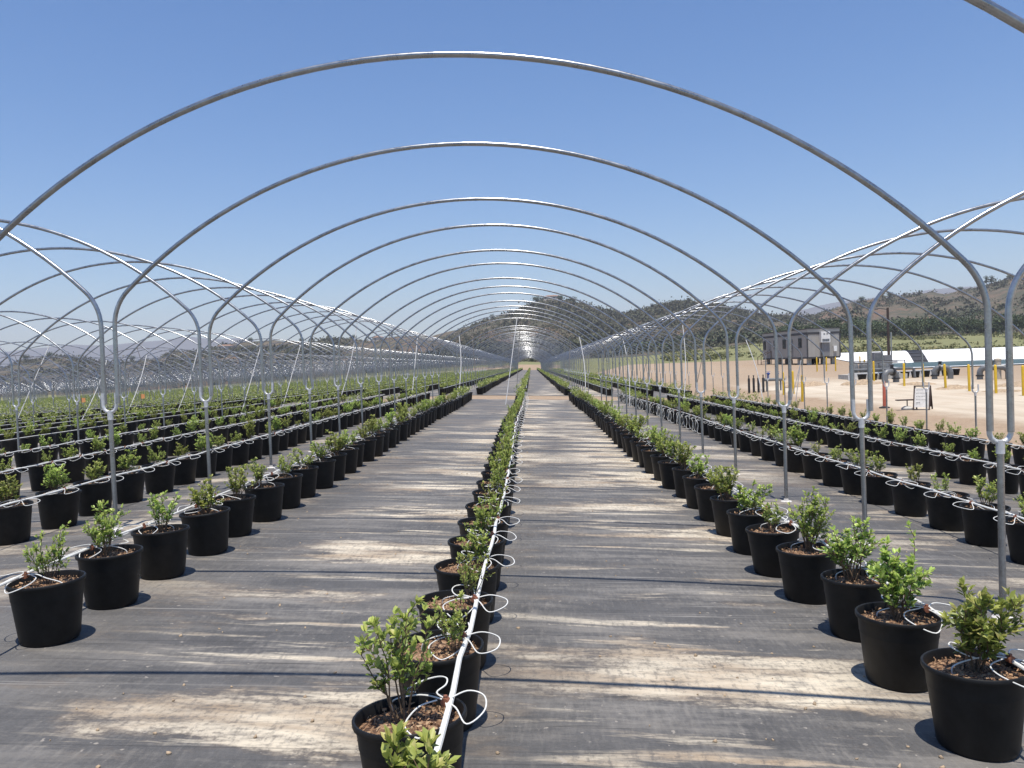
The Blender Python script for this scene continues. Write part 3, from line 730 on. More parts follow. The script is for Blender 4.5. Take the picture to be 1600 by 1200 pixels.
for (d, ri, y, x, z) in PIND:
    n = cnt.get(ri, 0); cnt[ri] = n + 1; nm = ROWS[ri][3] or 'the far left rows'
    rzp = rng.uniform(0, 6.28); o = empty('potted_shrub', (x, y, z), rzp)
    kd = int(rng.integers(0, 12)); st_, fo_ = SHRUBS[kd]; rz = 0
    spec = {(0,0): SH_C0, (0,1): SH_C1, (2,0): SH_R1, (2,1): SH_R2}.get((ri, n))
    if spec: st_, fo_ = spec; o.rotation_euler = (0, 0, 0)
    s = .92 * (1 + rng.normal()*.12); sxy = rng.uniform(.86, 1.18) * (.78 if ri == 0 else 1); s *= (.92 if ri == 0 else 1)
    if spec: s = 1.0; sxy = .95
    elif abs(x) > 3.2: s *= rng.uniform(.72, .98)
    o.rotation_euler.x = rng.normal()*.014; o.rotation_euler.y = rng.normal()*.014
    inst('pot', POT, o); inst('soil', SOILS[n % 3], o)
    zo = .306 * (1 - s)
    ox, oy = (rng.normal(size=2) * .022 + ((.055*math.cos(rzp), -.055*math.sin(rzp)) if ri == 0 else (0, 0))) if not spec else (0, 0)
    for nm_, me_ in (('stem', st_), ('foliage', fo_)): inst(nm_, me_, o, (ox, oy, zo), (0, 0, 0), (s * sxy, s * sxy, s))
    nm = nm.replace('the row ', 'row ').replace('the middle row', 'the middle row')
    if ROWS[ri][3] and n < 18:
        lb = f'{"big leafed" if spec else SHAPES[kd]} shrub in black pot, {ORD[n]} along {nm}'
    elif ROWS[ri][3]: lb = f'small shrub in black pot, in the distant part of {nm}'
    else: lb = 'small shrub in black pot in the further rows at left'
    tag(o, lb, 'potted plant', 'potted shrubs in ' + nm)
# the rest: one mass of pots, each with a loose leafy head
pl = MB(); pl.lathe([(.15,0),(.19,.32),(.2,.322),(.2,.345),(.18,.33)], 10); pv, pf = np.array(pl.v), np.array(pl.f)
dv, df = [], []
for j in range(10): dv.append((.185*math.cos(.628*j), .185*math.sin(.628*j), .315))
dq = np.array([(0,1,2,3),(0,3,4,5),(0,5,6,7),(0,7,8,9)]); dv = np.array(dv)
def loose(seed, n=46):
    r = np.random.default_rng(seed); c = r.normal(size=(n, 3)) * [.075, .075, .075] + [0, 0, .50]; c[:, 2] = np.clip(c[:, 2], .36, .68)
    c[:, :2] *= (.5 + (c[:, 2:3]-.33)*2.6); return leaf_quads(c, .034, seed)
P = np.array([[p[3], p[4], p[2]] for p in PREST]); P = np.c_[P[:, 0], P[:, 2], P[:, 1]]
Vp, Fp = tile(pv, pf, P, np.ones(len(P)), np.zeros(len(P)))
Vd, Fd = tile(dv, dq, P, np.ones(len(P)), np.zeros(len(P)))
VL, FL, nb = [], [], 0
grp = rng.integers(0, 5, len(P)); far = np.array([p[0] for p in PREST]) > 60
for g in range(5):
    for fr, nl in ((False, 60), (True, 26)):
        sel = P[(grp == g) & (far == fr)]
        if not len(sel): continue
        lv_, lf_ = loose(50 + g, nl)
        if fr: lv_ = (lv_.reshape(-1,4,3) - lv_.reshape(-1,4,3).mean(1, keepdims=True)).reshape(-1,3)*1.5 + np.repeat(lv_.reshape(-1,4,3).mean(1), 4, 0)
        v_, f_ = tile(lv_, lf_, sel, .85 + .3*rng.random(len(sel)), rng.uniform(0, 6.28, len(sel)))
        VL.append(v_); FL.append(f_ + nb); nb += len(v_)
VL, FL = np.concatenate(VL), np.concatenate(FL)
V = np.r_[Vp, Vd, VL]; Fq = np.r_[Fp, Fd + len(Vp), FL + len(Vp) + len(Vd)]
me = np_mesh('potted_shrubs', V, Fq, [M['pot'], M['soil'], M['leaf']], np.r_[np.zeros(len(Fp)), np.ones(len(Fd)), np.full(len(FL), 2)])
at = me.attributes.new('young', 'FLOAT', 'POINT')
yv = np.zeros(len(V)); yv[len(Vp)+len(Vd):] = np.repeat(np.clip(rng.random(len(VL)//4)*1.1 - .25, 0, 1), 4); at.data.foreach_set('value', yv.astype(np.float32))
tag(link(bpy.data.objects.new('potted_shrubs', me)), 'mass of potted shrubs filling the far rows', 'potted plants', kind='stuff')

# ------------------------------------------------------------------ drip tubes with their feeder loops
def smooth_path(P, n=5):
    P = [Vector(p) for p in P]; out = []
    for i in range(len(P) - 1):
        a, b, c, d = P[max(0, i-1)], P[i], P[i+1], P[min(len(P)-1, i+2)]
        for k in range(n):
            t = k / n; out.append(.5*((2*b) + (c-a)*t + (2*a-5*b+4*c-d)*t*t + (3*b-a-3*c+d)*t**3))
    out.append(P[-1]); return out
def feeder(seed, s, hang=False):
    """loops of thin white tube from the main tube (at x = .12 s) into the pot; s = side"""
    r = random.Random(seed); mb = MB(); x0, z0 = .125*s, .372
    j = lambda v: v * r.uniform(.8, 1.2)
    if hang:
        pts = [(x0, 0, z0)] + [(s*(.21 + .02*math.sin(a*3)), .16*math.sin(a)*1.0, .20 + .15*math.cos(a)) for a in np.linspace(.3, 6.0, 14)] + [(x0, .03, z0), (x0, .12, z0), (x0, .2, z0)]
        pts += [(s*(.215), .2 + .14*math.sin(a), .21 + .13*math.cos(a)) for a in np.linspace(.3, 6.0, 12)] + [(x0, .23, z0)]
        mb.tube(smooth_path(pts, 4), .0034, 5)
    else:
        # outer loop beyond the rim
        L1 = j(.17); W1 = j(.075)
        pts = [(x0, 0, z0+.004), (x0+s*.06, W1*.9, z0+.01), (x0+s*L1*.85, W1*.9, z0-.005), (x0+s*L1, -.01, z0-.03*r.random()), (x0+s*L1*.7, -W1*1.1, z0-.03), (x0+s*.05, -W1*.5, z0), (x0, 0, z0+.004)]
        mb.tube(smooth_path(pts, 6), .0029, 6)
        # second loop towards the camera side, over the rim
        W2 = j(.10); L2 = j(.11)
        pts = [(x0, 0, z0+.004), (x0+s*.035, -W2*.9, z0-.015), (x0-s*.02, -W2*1.75, z0-.06*r.random()-.01), (x0-s*L2, -W2*1.2, z0-.02), (x0-s*L2*.9, -W2*.3, z0-.006), (x0-s*.03, .0, z0+.006)]
        mb.tube(smooth_path(pts, 6), .0029, 6)
        # leg that ends in the substrate
        e = (x0 - s*j(.20), j(.06)*r.choice([-1, 1]), .315)
        pts = [(x0, 0, z0+.006), (x0-s*.07, e[1]*.3, z0+.012), (x0-s*.14, e[1]*.8, z0-.005), (e[0], e[1], .34), (e[0]-s*.004, e[1], .30)]
        mb.tube(smooth_path(pts, 5), .0029, 6)
        if r.random() < .5:
            a0 = r.uniform(0, 6.28)
            pts = [(x0, .01, z0+.006)] + [(x0 - s*.10 + .075*math.cos(a0+a), .10 + .07*math.sin(a0+a), z0 + .01 + .015*math.sin(a*1.3)) for a in np.linspace(0, 5.2, 9)]
            mb.tube(smooth_path(pts, 4), .0029, 6)
    mb.tube([(x0, -.012, z0+.002), (x0, .012, z0+.002)], .0155, 10, 1); mb.tube([(x0, 0, z0+.0), (x0, 0, z0+.024)], .008, 8, 1)
    if not hang: mb.tube([(x0-s*.13, .09, .30), (x0-s*.135, .09, .385)], .003, 5, 2)
    return mb.mesh('feeder_tube', [M['drip'], M['emitter'], M['dark']])
FEED = {s: [feeder(10*s + k, s) for k in range(5)] for s in (-1, 1)}
HANG = {s: [feeder(40 + k, s, True) for k in range(2)] for s in (-1, 1)}
for ri, (x0, y0, sd, nm) in enumerate(ROWS):
    dsl = SKEW*(x0 - XC0)
    if nm is None and x0 < -75: continue
    for (ya, yb, blk) in ((max(1.2, abs(x0)*.9), 36.9 + dsl, 'near'), (42.7 + dsl, 249 + dsl, 'far')):
        if yb - ya < 3: continue
        step = .36 if blk == 'near' and nm else 1.4
        pts = []
        for y in np.arange(ya, yb, step):
            x = row_x(x0, y) + sd*.125 + rng.normal()*.006
            pts.append((x, y, float(np.interp(x, GX, GZ)) + .013 + .372 + rng.normal()*.004))
        vis = in_frame(np.array(pts)); 
        if not vis.any(): continue
        mb = MB(); org = Vector(pts[0]); mb.tube([Vector(p) - org for p in pts], (.0115 if ri == 0 else .0085) if blk == 'near' else .012, 8 if nm else 5)
        o = empty('drip_line', tuple(org))
        mb.build('main_tube', M['drip'], o)
        if nm: lb = f'white drip tube along {nm}, {blk} side of crossing'
        else: lb = f'white drip tube along the further rows at left, {blk} side of the crossing'
        tag(o, lb, 'drip tube', 'white drip tubes along the pot rows')
        if blk == 'near' and nm:
            for (d, rj, y, x, z) in pots:
                if rj != ri or y > yb: continue
                hang = ri == 4 and y > 19
                me = (HANG if hang else FEED)[sd][int(rng.integers(0, 2 if hang else 5))]
                inst('feeder_tube', me, o, (x - org.x + rng.normal()*.008, y - org.y + rng.uniform(-.08, .08), z - org.z), (0, 0, rng.normal()*.25), (1, rng.uniform(.8, 1.2), 1))

# crumbs of soil on the cloth
n = 900; cx = rng.uniform(-3.5, 3.5, n); cy = 2.6 + rng.random(n)**1.6*26
cl = fbm(cx*.7, cy*1.6, 4, 3); k = cl > .42; cx, cy = cx[k], cy[k]
Vq, Fq = tile(IV1, IF1, np.c_[cx, cy, np.interp(cx, GX, GZ) + .014], rng.uniform(.003, .011, len(cx)), rng.uniform(0, 6, len(cx)), .25)
tag(link(bpy.data.objects.new('soil_crumbs', np_mesh('soil_crumbs', Vq, Fq, M['mound']))), 'scattered crumbs of soil on the ground cloth', 'soil crumbs', kind='stuff')

# ------------------------------------------------------------------ the yard at right
def bollard(x, y, label, group):
    mb = MB(); mb.lathe([(.055,-.2),(.055,1.14),(.048,1.175),(.025,1.195),(.002,1.2)], 14)
    tag(mb.build('bollard', M['yellow'], None, (x, y, gz(x, y)), (rng.normal()*.015, rng.normal()*.02, 0)), label, 'bollard', group)
BL = [(19.3,32.9,'first'),(19.4,35.0,'second'),(19.4,37.1,'third'),(19.4,39.2,'fourth'),(19.4,41.4,'fifth'),(19.4,43.5,'sixth')]
for (x, y, n) in BL: bollard(x, y, f'yellow steel bollard along the track, {n} from the right edge', 'yellow bollards along the track')
for (x, y) in [(21.9,57),(22.2,55.6),(20.6,50.2),(24,70),(24.7,69.8),(25.4,69.6),(26.6,69.5),(27.2,69)]: bollard(x, y, 'yellow bollard between the pump plinth and the trailer', 'yellow bollards before the trailer')
for (x, y, n) in [(13.0,43,'left'),(13.6,43.3,'middle'),(12.0,37,'right')]: bollard(x, y, f'yellow bollard guarding the blue valves, {n} one of three', 'yellow bollards round the valves')
for (i, (x, y, r_, h)) in enumerate([(20.5,44.5,1.0,.22),(19.9,39.5,1.1,.2),(20.2,36,.9,.18),(18.6,47,1.3,.3),(16.2,49,1.4,.3),(23.5,40,1.5,.25),(21.0,33,1.2,.25)]):
    V_, F_ = ico(4); ang = np.arctan2(V_[:, 1], V_[:, 0]); n1 = fbm(V_[:, 0]*2.3 + i*7, V_[:, 1]*2.3 + 3, i, 4); n2 = fbm(V_[:, 0]*6 + i, V_[:, 1]*6, i + 9, 4)
    rad = .65 + .7 * fbm(np.cos(ang)*1.6 + i*5, np.sin(ang)*1.6, i + 4, 3); zz = np.clip(V_[:, 2], 0, 1)
    V_ = np.c_[V_[:, 0]*r_*rad, V_[:, 1]*r_*.8*rad, zz**1.5*h*(.3 + 1.3*n1) + (n2 - .5)*.10*(zz > .02) - .03]
    o = link(bpy.data.objects.new('soil_mound', np_mesh('soil_mound', V_, F_, M['mound'], None, True))); o.location = (x, y, gz(x, y) - .02)
    tag(o, 'low heap of loose brown soil beside the bollards', 'soil heap', 'soil heaps in the yard')

# site office trailer
def trailer():
    L_, W_, H_ = 14.0, 3.6, 3.1
    x, y = 30.4, 91.5; g = gz(30, 95); o = empty('office_trailer', (x, y, g), R(4))
    z0 = .85
    b = MB(); b.box(0, W_, 0, L_, z0, z0+H_-.35)
    for k in range(1, 28): yy_ = L_*k/28; b.box(-.02, -.0, yy_-.03, yy_+.03, z0+.03, z0+H_-.62)
    for k in range(1, 8): xx_ = W_*k/8; b.box(xx_-.03, xx_+.03, -.02, 0, z0+.03, z0+H_-.62)
    b.build('wall', M['trailer'], o, smooth=False)
    f = MB(); f.box(-.03, W_+.03, -.03, L_+.03, z0+H_-.62, z0+H_-.36); f.build('fascia', M['trailer_trim'], o, smooth=False)
    p = MB(); p.box(-.02, W_+.02, -.02, L_+.02, z0+H_-.36, z0+H_-.04); p.build('parapet', M['trailer'], o, smooth=False)
    r_ = MB(); r_.box(-.08, W_+.08, -.08, L_+.08, z0+H_-.04, z0+H_+.06); r_.build('roof', M['trailer_trim'], o, smooth=False)
    s = MB(); s.box(-.03, W_+.03, -.03, L_+.03, z0-.18, z0); s.build('skirting', M['trailer_trim'], o, smooth=False)
    c = MB()
    for xx_ in (-.02, W_+.02):
        c = MB(); c.box(xx_-.06, xx_+.06, -.06, .06, z0, z0+H_-.62); c.build('corner_trim', M['trailer_trim'], o, smooth=False)
    for (yy_, w_) in ((1.6, .9), (6.3, .9), (9.2, .9), (12.9, .8)):
        q = MB(); q.box(-.06, -.021, yy_, yy_+w_, z0+1.05, z0+2.15); wi = q.build('window', M['trailer_trim'], o, smooth=False)
        q = MB(); q.box(-.075, -.061, yy_+.07, yy_+w_-.07, z0+1.12, z0+2.08); q.build('pane', M['glass'], wi, smooth=False)
    for yy_ in (4.2, 11.3):
        q = MB(); q.box(-.06, -.021, yy_, yy_+.95, z0, z0+2.1); d = q.build('door', M['door'], o, smooth=False)
        q = MB(); q.box(-.11, -.061, yy_+.08, yy_+.14, z0+.95, z0+1.1); q.build('handle', M['dark'], d, smooth=False)
    a = MB(); a.box(1.35, 2.35, -.5, -.03, z0+1.55, z0+2.75); ac = a.build('air_conditioner', M['white'], o, smooth=False)
    v = MB()
    for k in range(5): v.box(1.45, 2.25, -.515, -.501, z0+1.66+k*.06, z0+1.69+k*.06)
    v.box(1.6, 1.78, -.515, -.501, z0+2.42, z0+2.52); v.box(1.92, 2.1, -.515, -.501, z0+2.42, z0+2.52); v.build('grille', M['dark'], ac, smooth=False)
    q = MB(); q.box(1.5, 2.35, -.28, -.03, z0+.05, z0+1.5); q.build('lower_panel', M['door'], o, smooth=False)
    q = MB(); q.box(2.85, 3.2, -.2, -.03, z0+.55, z0+1.15); q.build('meter_box', M['white'], o, smooth=False)
    for yy_ in (5.6, 6.7):
        for xx_ in (.12, W_-.36):
            q = MB(); q.tube([(xx_, yy_, .38), (xx_+.24, yy_, .38)], .38, 18); q.build('wheel', M['rubber'], o)
    for yy_ in (.6, 3.2, 9.5, 13.2):
        for xx_ in (.25, W_-.65): q = MB(); q.box(xx_, xx_+.4, yy_, yy_+.4, -.1, z0-.18); q.build('pier', M['concrete'], o, smooth=False)
    tag(o, 'grey site office trailer with dark trim standing on the dirt', 'trailer')
trailer()
def steps(x, y):
    o = empty('wooden_steps', (x, y, gz(x, y)), R(4)); mb = MB()
    for k in range(4): mb.box(-1.6+k*.3, -1.3+k*.3, 0, 1.2, k*.2, k*.2+.05)
    mb.build('tread', M['wood'], o, smooth=False); r_ = MB()
    for yy_ in (0, 1.2):
        r_.tube([(-1.6, yy_, 0), (-1.6, yy_, .95)], .04, 6); r_.tube([(-.3, yy_, 0), (-.3, yy_, 1.65)], .04, 6); r_.tube([(-1.6, yy_, .95), (-.3, yy_, 1.65)], .035, 6)
    r_.build('handrail', M['wood'], o); tag(o, 'small timber steps leading up to the trailer door', 'steps')
steps(29.9, 102.5)

# utility pole with a short lamp arm
o = empty('utility_pole', (40.7, 95, gz(40.7, 95)))
mb = MB(); mb.tube([(0,0,-.5),(0,0,7.3)], [.17,.13], 12); mb.build('pole', M['wood'], o)
mb = MB(); mb.tube([(0,0,7.1),(-.8,0,7.25),(-1.2,0,7.25)], .035, 8); a_ = mb.build('arm', M['dark'], o)
mb = MB(); mb.lathe([(.02,.1),(.16,.06),(.22,-.04),(.18,-.09)], 12, (-1.3,0,7.22), cap1=True); mb.build('lamp_head', M['dark'], a_)
tag(o, 'dark wooden utility pole with short lamp arm behind the tubs', 'utility pole')
mb = MB(); mb.tube([(0,0,-.3),(0,0,3.0)], .05, 10); tag(mb.build('metal_post', M['steel'], None, (25.9, 60, gz(25.9, 60))), 'plain galvanised post beside the dark utility pole', 'post')

# pump plinth
o = empty('pump_station', (20.0, 52.0, gz(21, 52)))
mb = MB(); mb.box(0, 3.4, 0, 2.4, -.2, .32); mb.build('slab', M['concrete'], o, smooth=False)
for k in range(4):
    mb = MB(); mb.lathe([(.02,.3),(.26,.32),(.28,.4),(.28,.9),(.2,1.02),(.02,1.05)], 16, (.45+k*.62, .9, 0)); mb.build('filter_tank', M['pvc'], o)
mb = MB(); mb.tube([(.1,.45,.62),(3.9,.45,.62),(4.0,.45,.55),(4.05,.45,.0)], .09, 10); mb.tube([(.3,.45,1.05),(3.0,.45,1.05)], .05, 8)
for k in range(4): mb.tube([(.45+k*.62,.45,.62),(.45+k*.62,.9,.62)], .06, 8)
mb.build('pipework', M['pvc'], o)
mb = MB(); mb.box(2.0, 2.55, 1.5, 2.0, .325, 1.7); mb.box(2.62, 3.05, 1.5, 1.9, .325, 1.5); cb = mb.build('control_cabinet', M['door'], o, smooth=False)
mb = MB(); mb.box(2.08, 2.47, 1.47, 1.499, .5, 1.6); mb.build('door', M['pvc'], cb, smooth=False)
mb = MB()
for xx_ in (.02, 3.3):
    mb.tube([(xx_, .1, .3), (xx_, .1, 1.15)], .03, 6)
mb.tube([(.02,.1,1.15),(3.3,.1,1.15)], .03, 6); mb.build('frame', M['dark'], o)
tag(o, 'concrete pump plinth with grey filter tanks, pipes and cabinet', 'pump station')
# white board behind the tubs, black tubs in front
mb = MB(); mb.box(0, 9.6, 0, .12, -.1, .46)
wb = mb.build('low_wall', M['white'], None, (19.6, 51.4, gz(23, 52)), (0, 0, R(25)), smooth=False); tag(wb, 'low white wall behind the row of black tubs', 'low wall')
for k in range(10):
    f = k / 9; x, y = 20.2 + 7.4*f, 51.0 + 3.45*f
    mb = MB(); mb.lathe([(.2,0),(.265,.36),(.28,.36),(.28,.40),(.255,.40),(.24,.3)], 18, cap0=True); mb.lathe([(.24,.33),(.01,.34)], 18, mi=1)
    tag(mb.build('tub', [M['pot'], M['soil']], None, (x, y, gz(x, y))), 'black plastic tub standing in a row before the low white wall', 'tub', 'black tubs in the yard')
# big grey pipe risers
def riser(x, y, rz, r_, h, run, label, blue=False):
    o = empty('pipe_riser', (x, y, gz(x, y)), rz); mb = MB()
    pts = [(0,0,-.2),(0,0,h-.3)] + [(.3 - .3*math.cos(a), 0, h-.3 + .3*math.sin(a)) for a in np.linspace(.2, 1.57, 6)] + [(run,0,h)] + [(run + .3*math.sin(a), 0, h-.3+.3*math.cos(a)) for a in np.linspace(.2, 1.57, 6)] + [(run+.3, 0, -.1)]
    mb.tube(pts, r_, 16); mb.build('pipe', M['pvc'], o)
    f = MB(); f.tube([(run*.5-.05,0,h),(run*.5+.05,0,h)], r_*1.45, 18); f.tube([(0,0,.18),(0,0,.26)], r_*1.35, 18); f.build('flange', M['dark'], o)
    v = MB(); v.tube([(run*.55,0,h+r_*.8),(run*.55,0,h+r_+.16)], .09, 10); v.lathe([(.05,0),(.13,.02),(.13,.05),(.03,.07)], 14, (run*.55,0,h+r_+.16)); v.build('air_valve', M['dark'], o)
    tag(o, label, 'pipe')
riser(20.9, 47.9, R(200), .17, .62, .5, 'grey pipe riser nearest the pump plinth, bent back to ground')
riser(24.1, 50.0, R(-20), .16, .68, .55, 'grey pipe riser in the middle of the tub row')
riser(25.6, 47.8, R(-30), .16, .66, 1.1, 'grey pipe riser left of the tan pedestal')
riser(21.9, 36.6, R(-12), .22, .62, 1.3, 'thick grey pipe riser at the right edge behind the bollards')
o = empty('pipe_bridge', (27.6, 46, gz(27.6, 46)))
mb = MB(); mb.tube([(0,0,1.15),(3.5,0,1.15)], .16, 14); mb.build('pipe', M['concrete'], o)
for xx_ in (.5, 1.7, 3.0): mb = MB(); mb.box(xx_-.12, xx_+.12, -.12, .12, -.1, .99); mb.build('support', M['dark'], o, smooth=False)
tag(o, 'pale horizontal pipe on dark supports at the right edge', 'pipe')
mb = MB(); mb.lathe([(.17,-.1),(.17,1.05),(.19,1.06),(.19,1.14),(.05,1.2),(.002,1.2)], 20)
tag(mb.build('pedestal', M['tan'], None, (26.4, 47.4, gz(26.4, 47.4))), 'tan round utility pedestal behind the bollards', 'pedestal')
mb = MB(); mb.lathe([(.45,-.2),(.45,3.3),(.5,3.3),(.5,3.45),(.02,3.5)], 20)
tag(mb.build('vent_stack', M['concrete'], None, (47.9, 80, gz(47.9, 80) + .3)), 'pale concrete stack by the white pond at the right edge', 'stack')

# valve manifold and capped stubs
o = empty('valve_manifold', (13.15, 47, gz(13.5, 47)))
mb = MB(); mb.tube([(0,0,.66),(1.15,0,.66)], .09, 12); mb.tube([(.12,0,-.1),(.12,0,.66)], .05, 8); mb.tube([(.9,0,-.1),(.9,0,.66)], .05, 8); mb.build('pipe', M['pvc'], o)
for xx_ in (.22, .72):
    mb = MB(); mb.tube([(xx_,0,.7),(xx_,0,1.0)], .065, 10); mb.lathe([(.05,0),(.11,.03),(.11,.07),(.04,.1)], 12, (xx_,0,.95)); v_ = mb.build('valve', M['blue'], o)
    h_ = MB(); h_.tube([(xx_+.11*math.cos(a), .11*math.sin(a), 1.1) for a in np.linspace(0, 6.283, 13)[:-1]], .014, 6, closed=True); h_.tube([(xx_,0,1.0),(xx_,0,1.1)], .015, 6); h_.tube([(xx_-.11,0,1.1),(xx_+.11,0,1.1)], .01, 5); h_.build('handwheel', M['blue'], v_)
tag(o, 'grey pipe manifold with two blue valves beyond the right tunnel', 'valve manifold')
for k in range(4):
    mb = MB(); mb.tube([(0,0,-.1),(0,0,.82)], .065, 10); mb.tube([(0,0,.82),(0,0,.98)], .03, 8); mb.lathe([(.03,0),(.05,.02),(.03,.05)], 10, (0,0,.95))
    x = 12.35 + k*.2; tag(mb.build('capped_pipe', M['dark'], None, (x, 47.3 - k*.25, gz(x, 47))), 'black capped pipe stub beside the valve manifold', 'pipe stub', 'capped pipe stubs')

# orange delineator, sandwich board, small stand
o = empty('delineator', (12.95, 30.7, gz(12.95, 30.7)))
mb = MB(); mb.tube([(0,0,.05),(0,0,.9),(0,0,.98)], [.06,.052,.05], 14); mb.tube([(0,0,.98),(0,0,1.04)], .02, 8); mb.build('post', M['orange'], o)
mb = MB(); mb.lathe([(.2,0),(.2,.03),(.07,.07)], 8, cap0=True); mb.build('base', M['rubber'], o)
tag(o, 'orange delineator post standing in the dirt by the track', 'delineator')
o = empty('sandwich_board', (13.55, 29.0, gz(13.55, 29)), R(-38))
for s_ in (-1, 1):
    mb = MB(); q = .24*s_
    for xx_ in (-.27, .23): mb.add([(xx_,q,0),(xx_+.045,q,0),(xx_+.045,q-.03*s_,0),(xx_,q-.03*s_,0),(xx_,.03*s_,.8),(xx_+.045,.03*s_,.8),(xx_+.045,0,.8),(xx_,0,.8)], [(0,1,5,4),(1,2,6,5),(2,3,7,6),(3,0,4,7),(0,3,2,1),(4,5,6,7)])
    mb.box(-.27, .275, min(.03*s_,0), max(.03*s_,0), .801, .84); fr = mb.build('frame', M['wood'], o, smooth=False)
    pn = MB(); f0, f1 = .12, .93; y_ = lambda f: q + (.03*s_ - q)*f + .004*s_
    pn.add([(-.224,y_(f0),.8*f0),(.229,y_(f0),.8*f0),(.229,y_(f1),.8*f1),(-.224,y_(f1),.8*f1),(-.224,y_(f0)-.02*s_,.8*f0),(.229,y_(f0)-.02*s_,.8*f0),(.229,y_(f1)-.02*s_,.8*f1),(-.224,y_(f1)-.02*s_,.8*f1)], [(0,1,2,3),(7,6,5,4),(0,4,5,1),(1,5,6,2),(2,6,7,3),(3,7,4,0)])
    pnl = pn.build('panel', M['board'] if s_ < 0 else M['wood'], o, smooth=False)
    if s_ < 0:   # faded, unreadable lines of lettering
        ink = MB(); rr = random.Random(3)
        for (f, n_) in ((.84, 5), (.70, 7), (.56, 6), (.42, 7), (.24, 3)):
            xx_ = -.17
            for c_ in range(n_):
                w_ = rr.uniform(.02, .045); h_ = .035 if f > .3 else .09
                for (ff0, ff1, x0_, x1_) in ((f, f+h_, xx_, xx_+.009), (f+h_*.8, f+h_, xx_+.010, xx_+w_)):
                    d_ = .004*s_; ink.add([(x0_,y_(ff0)+d_,.8*ff0),(x1_,y_(ff0)+d_,.8*ff0),(x1_,y_(ff1)+d_,.8*ff1),(x0_,y_(ff1)+d_,.8*ff1)], [(0,1,2,3)])
                xx_ += w_ + .014
        ink.build('lettering', M['ink'], pnl, smooth=False)
tag(o, 'white wooden sandwich board with faded writing standing on the dirt', 'sandwich board')
o = empty('small_stand', (13.15, 29.3, gz(13.15, 29.3)))
mb = MB(); mb.box(-.36, .36, -.12, .12, .33, .37); mb.build('top', M['wood'], o, smooth=False)
mb = MB(); mb.tube([(0,0,.1),(0,0,.33)], .02, 8); mb.build('leg', M['dark'], o)
mb = MB(); mb.lathe([(.19,0),(.2,.06),(.1,.13),(.03,.14)], 12, cap0=True); mb.build('base', M['concrete'], o)
tag(o, 'small dark T-shaped stand left of the sandwich board', 'stand')

# lined pond: white liner on the slopes of the hollow, dark water in it, black ladder mat on the far slope
def pond_z(x, y): return ground(x, y)
def pond_fn(X, Y):
    lift = .75 * sstep(131, 143, Y)
    return ground(X, Y) + lift
ps = np.unique(np.r_[np.linspace(-1.2, 7, 14), np.linspace(7, 75, 20)]); pys = np.unique(np.r_[np.linspace(68.8, 78, 16), np.linspace(78, 132, 20), np.linspace(132, 144.5, 16)])
Sg, Yg = np.meshgrid(ps, pys); Xg = pond_edge(Yg) + Sg
V = np.c_[Xg.ravel(), Yg.ravel(), (pond_fn(Xg, Yg) + .09).ravel()]; nx, ny = len(ps), len(pys)
i = np.arange(nx - 1)[None, :] + np.arange(ny - 1)[:, None] * nx; Fq = np.stack([i, i + 1, i + 1 + nx, i + nx], -1).reshape(-1, 4)
tag(link(bpy.data.objects.new('pond_liner', np_mesh('pond_liner', V, Fq, M['liner'], None, True))), 'white plastic liner covering the banks of the pond', 'pond liner', kind='structure')
mb = MB(); mb.add([(33,72,0),(112,72,0),(122,140.5,0),(53,140.5,0)], [(0,1,2,3)])
tag(mb.build('water', M['water'], None, (0, 0, CAM_Z - 1.82)), kind='structure')
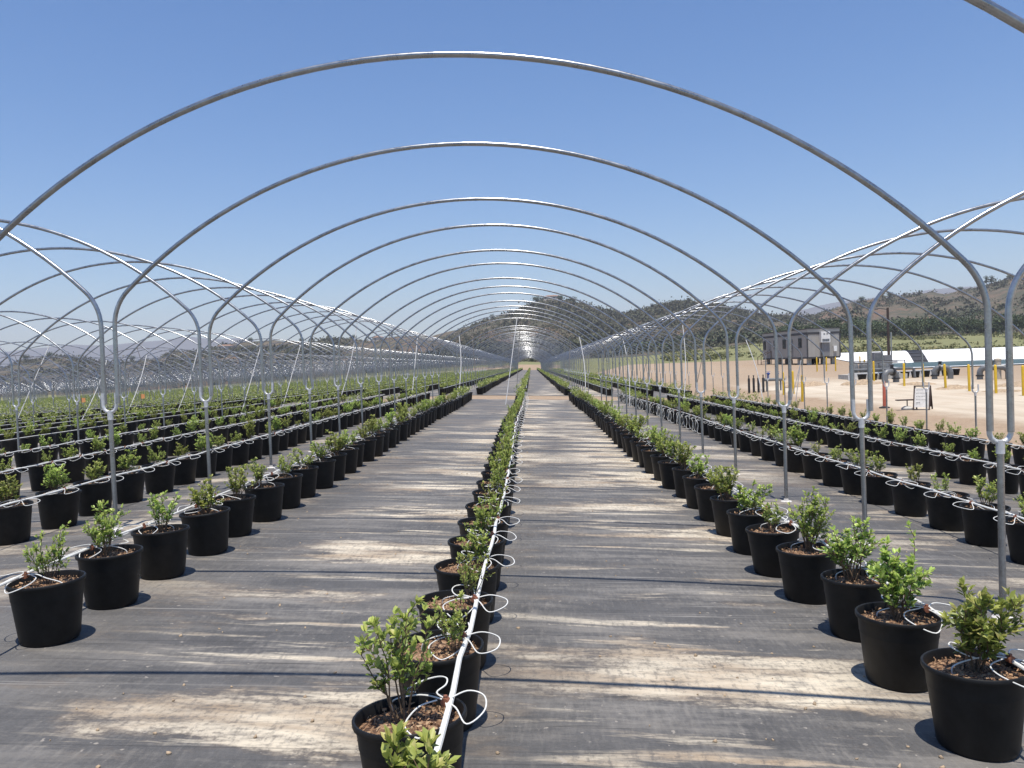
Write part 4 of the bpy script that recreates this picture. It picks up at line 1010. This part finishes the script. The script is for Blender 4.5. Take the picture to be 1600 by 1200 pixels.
# far berm under the rim so that it has a back
mb = MB(); mb.add([(48,144.2,-2),(124,144.2,-2),(124,158,-2),(48,158,-2),(50,144.6,CAM_Z+.15),(124,144.6,CAM_Z+.15),(124,148,CAM_Z+.15),(50,148,CAM_Z+.15)], [(0,1,5,4),(1,2,6,5),(2,3,7,6),(3,0,4,7),(4,5,6,7)])
tag(mb.build('bank', M['field'], None, smooth=False), kind='structure')
mb = MB(); yy_ = np.linspace(132, 144, 30); x0_, x1_ = 64.2, 66.6
for k in range(len(yy_)-1):
    za, zb = float(pond_fn(65., yy_[k])) + .1, float(pond_fn(65., yy_[k+1])) + .1
    a_, b_ = yy_[k], yy_[k+1]; o1, o2 = (144-a_)*-.18, (144-b_)*-.18
    mb.add([(x0_+o1,a_,za),(x1_+o1,a_,za),(x1_+o2,b_,zb),(x0_+o2,b_,zb)], [(0,1,2,3)])
    if k % 3 == 0: mb.tube([(x0_+o1,a_,za+.03),(x1_+o1,a_,za+.03)], .05, 5)
tag(mb.build('ladder_mat', M['dark'], None), 'black ladder mat laid on the white pond bank', 'ladder mat')

# orange flags on stakes in the left field
for (x, y) in ((-23.5, 42.5), (-20.6, 43.0)):
    o = empty('marker_flag', (x, y, float(np.interp(x, GX, GZ))))
    mb = MB(); mb.tube([(0,0,0),(0,0,1.1)], .012, 6); mb.build('stake', M['wood'], o)
    mb = MB(); mb.add([(0,0,.85),(.19,.02,.87),(.18,.03,1.08),(0,0,1.1),(0,.012,.85),(.19,.032,.87),(.18,.042,1.08),(0,.012,1.1)], [(0,1,2,3),(7,6,5,4),(0,4,5,1),(1,5,6,2),(2,6,7,3)]); mb.build('flag', M['flag'], o, smooth=False)
    tag(o, 'small orange flag on a stake among the left tunnels', 'flag', 'orange marker flags')

# ------------------------------------------------------------------ haze
HAZE = 1.9e-4
mb = MB(); mb.box(-9000, 9000, -400, 6500, -40, 420)
hz = mb.build('haze', [], None, smooth=False)
hm = bpy.data.materials.new('haze_air'); hm.use_nodes = True; t = hm.node_tree; t.nodes.clear()
pv_ = t.nodes.new('ShaderNodeVolumePrincipled'); out = t.nodes.new('ShaderNodeOutputMaterial')
pv_.inputs['Color'].default_value = (.93, .92, 1, 1); pv_.inputs['Density'].default_value = HAZE; pv_.inputs['Anisotropy'].default_value = .2
t.links.new(pv_.outputs[0], out.inputs['Volume']); hz.data.materials.append(hm)
tag(hz, kind='stuff')
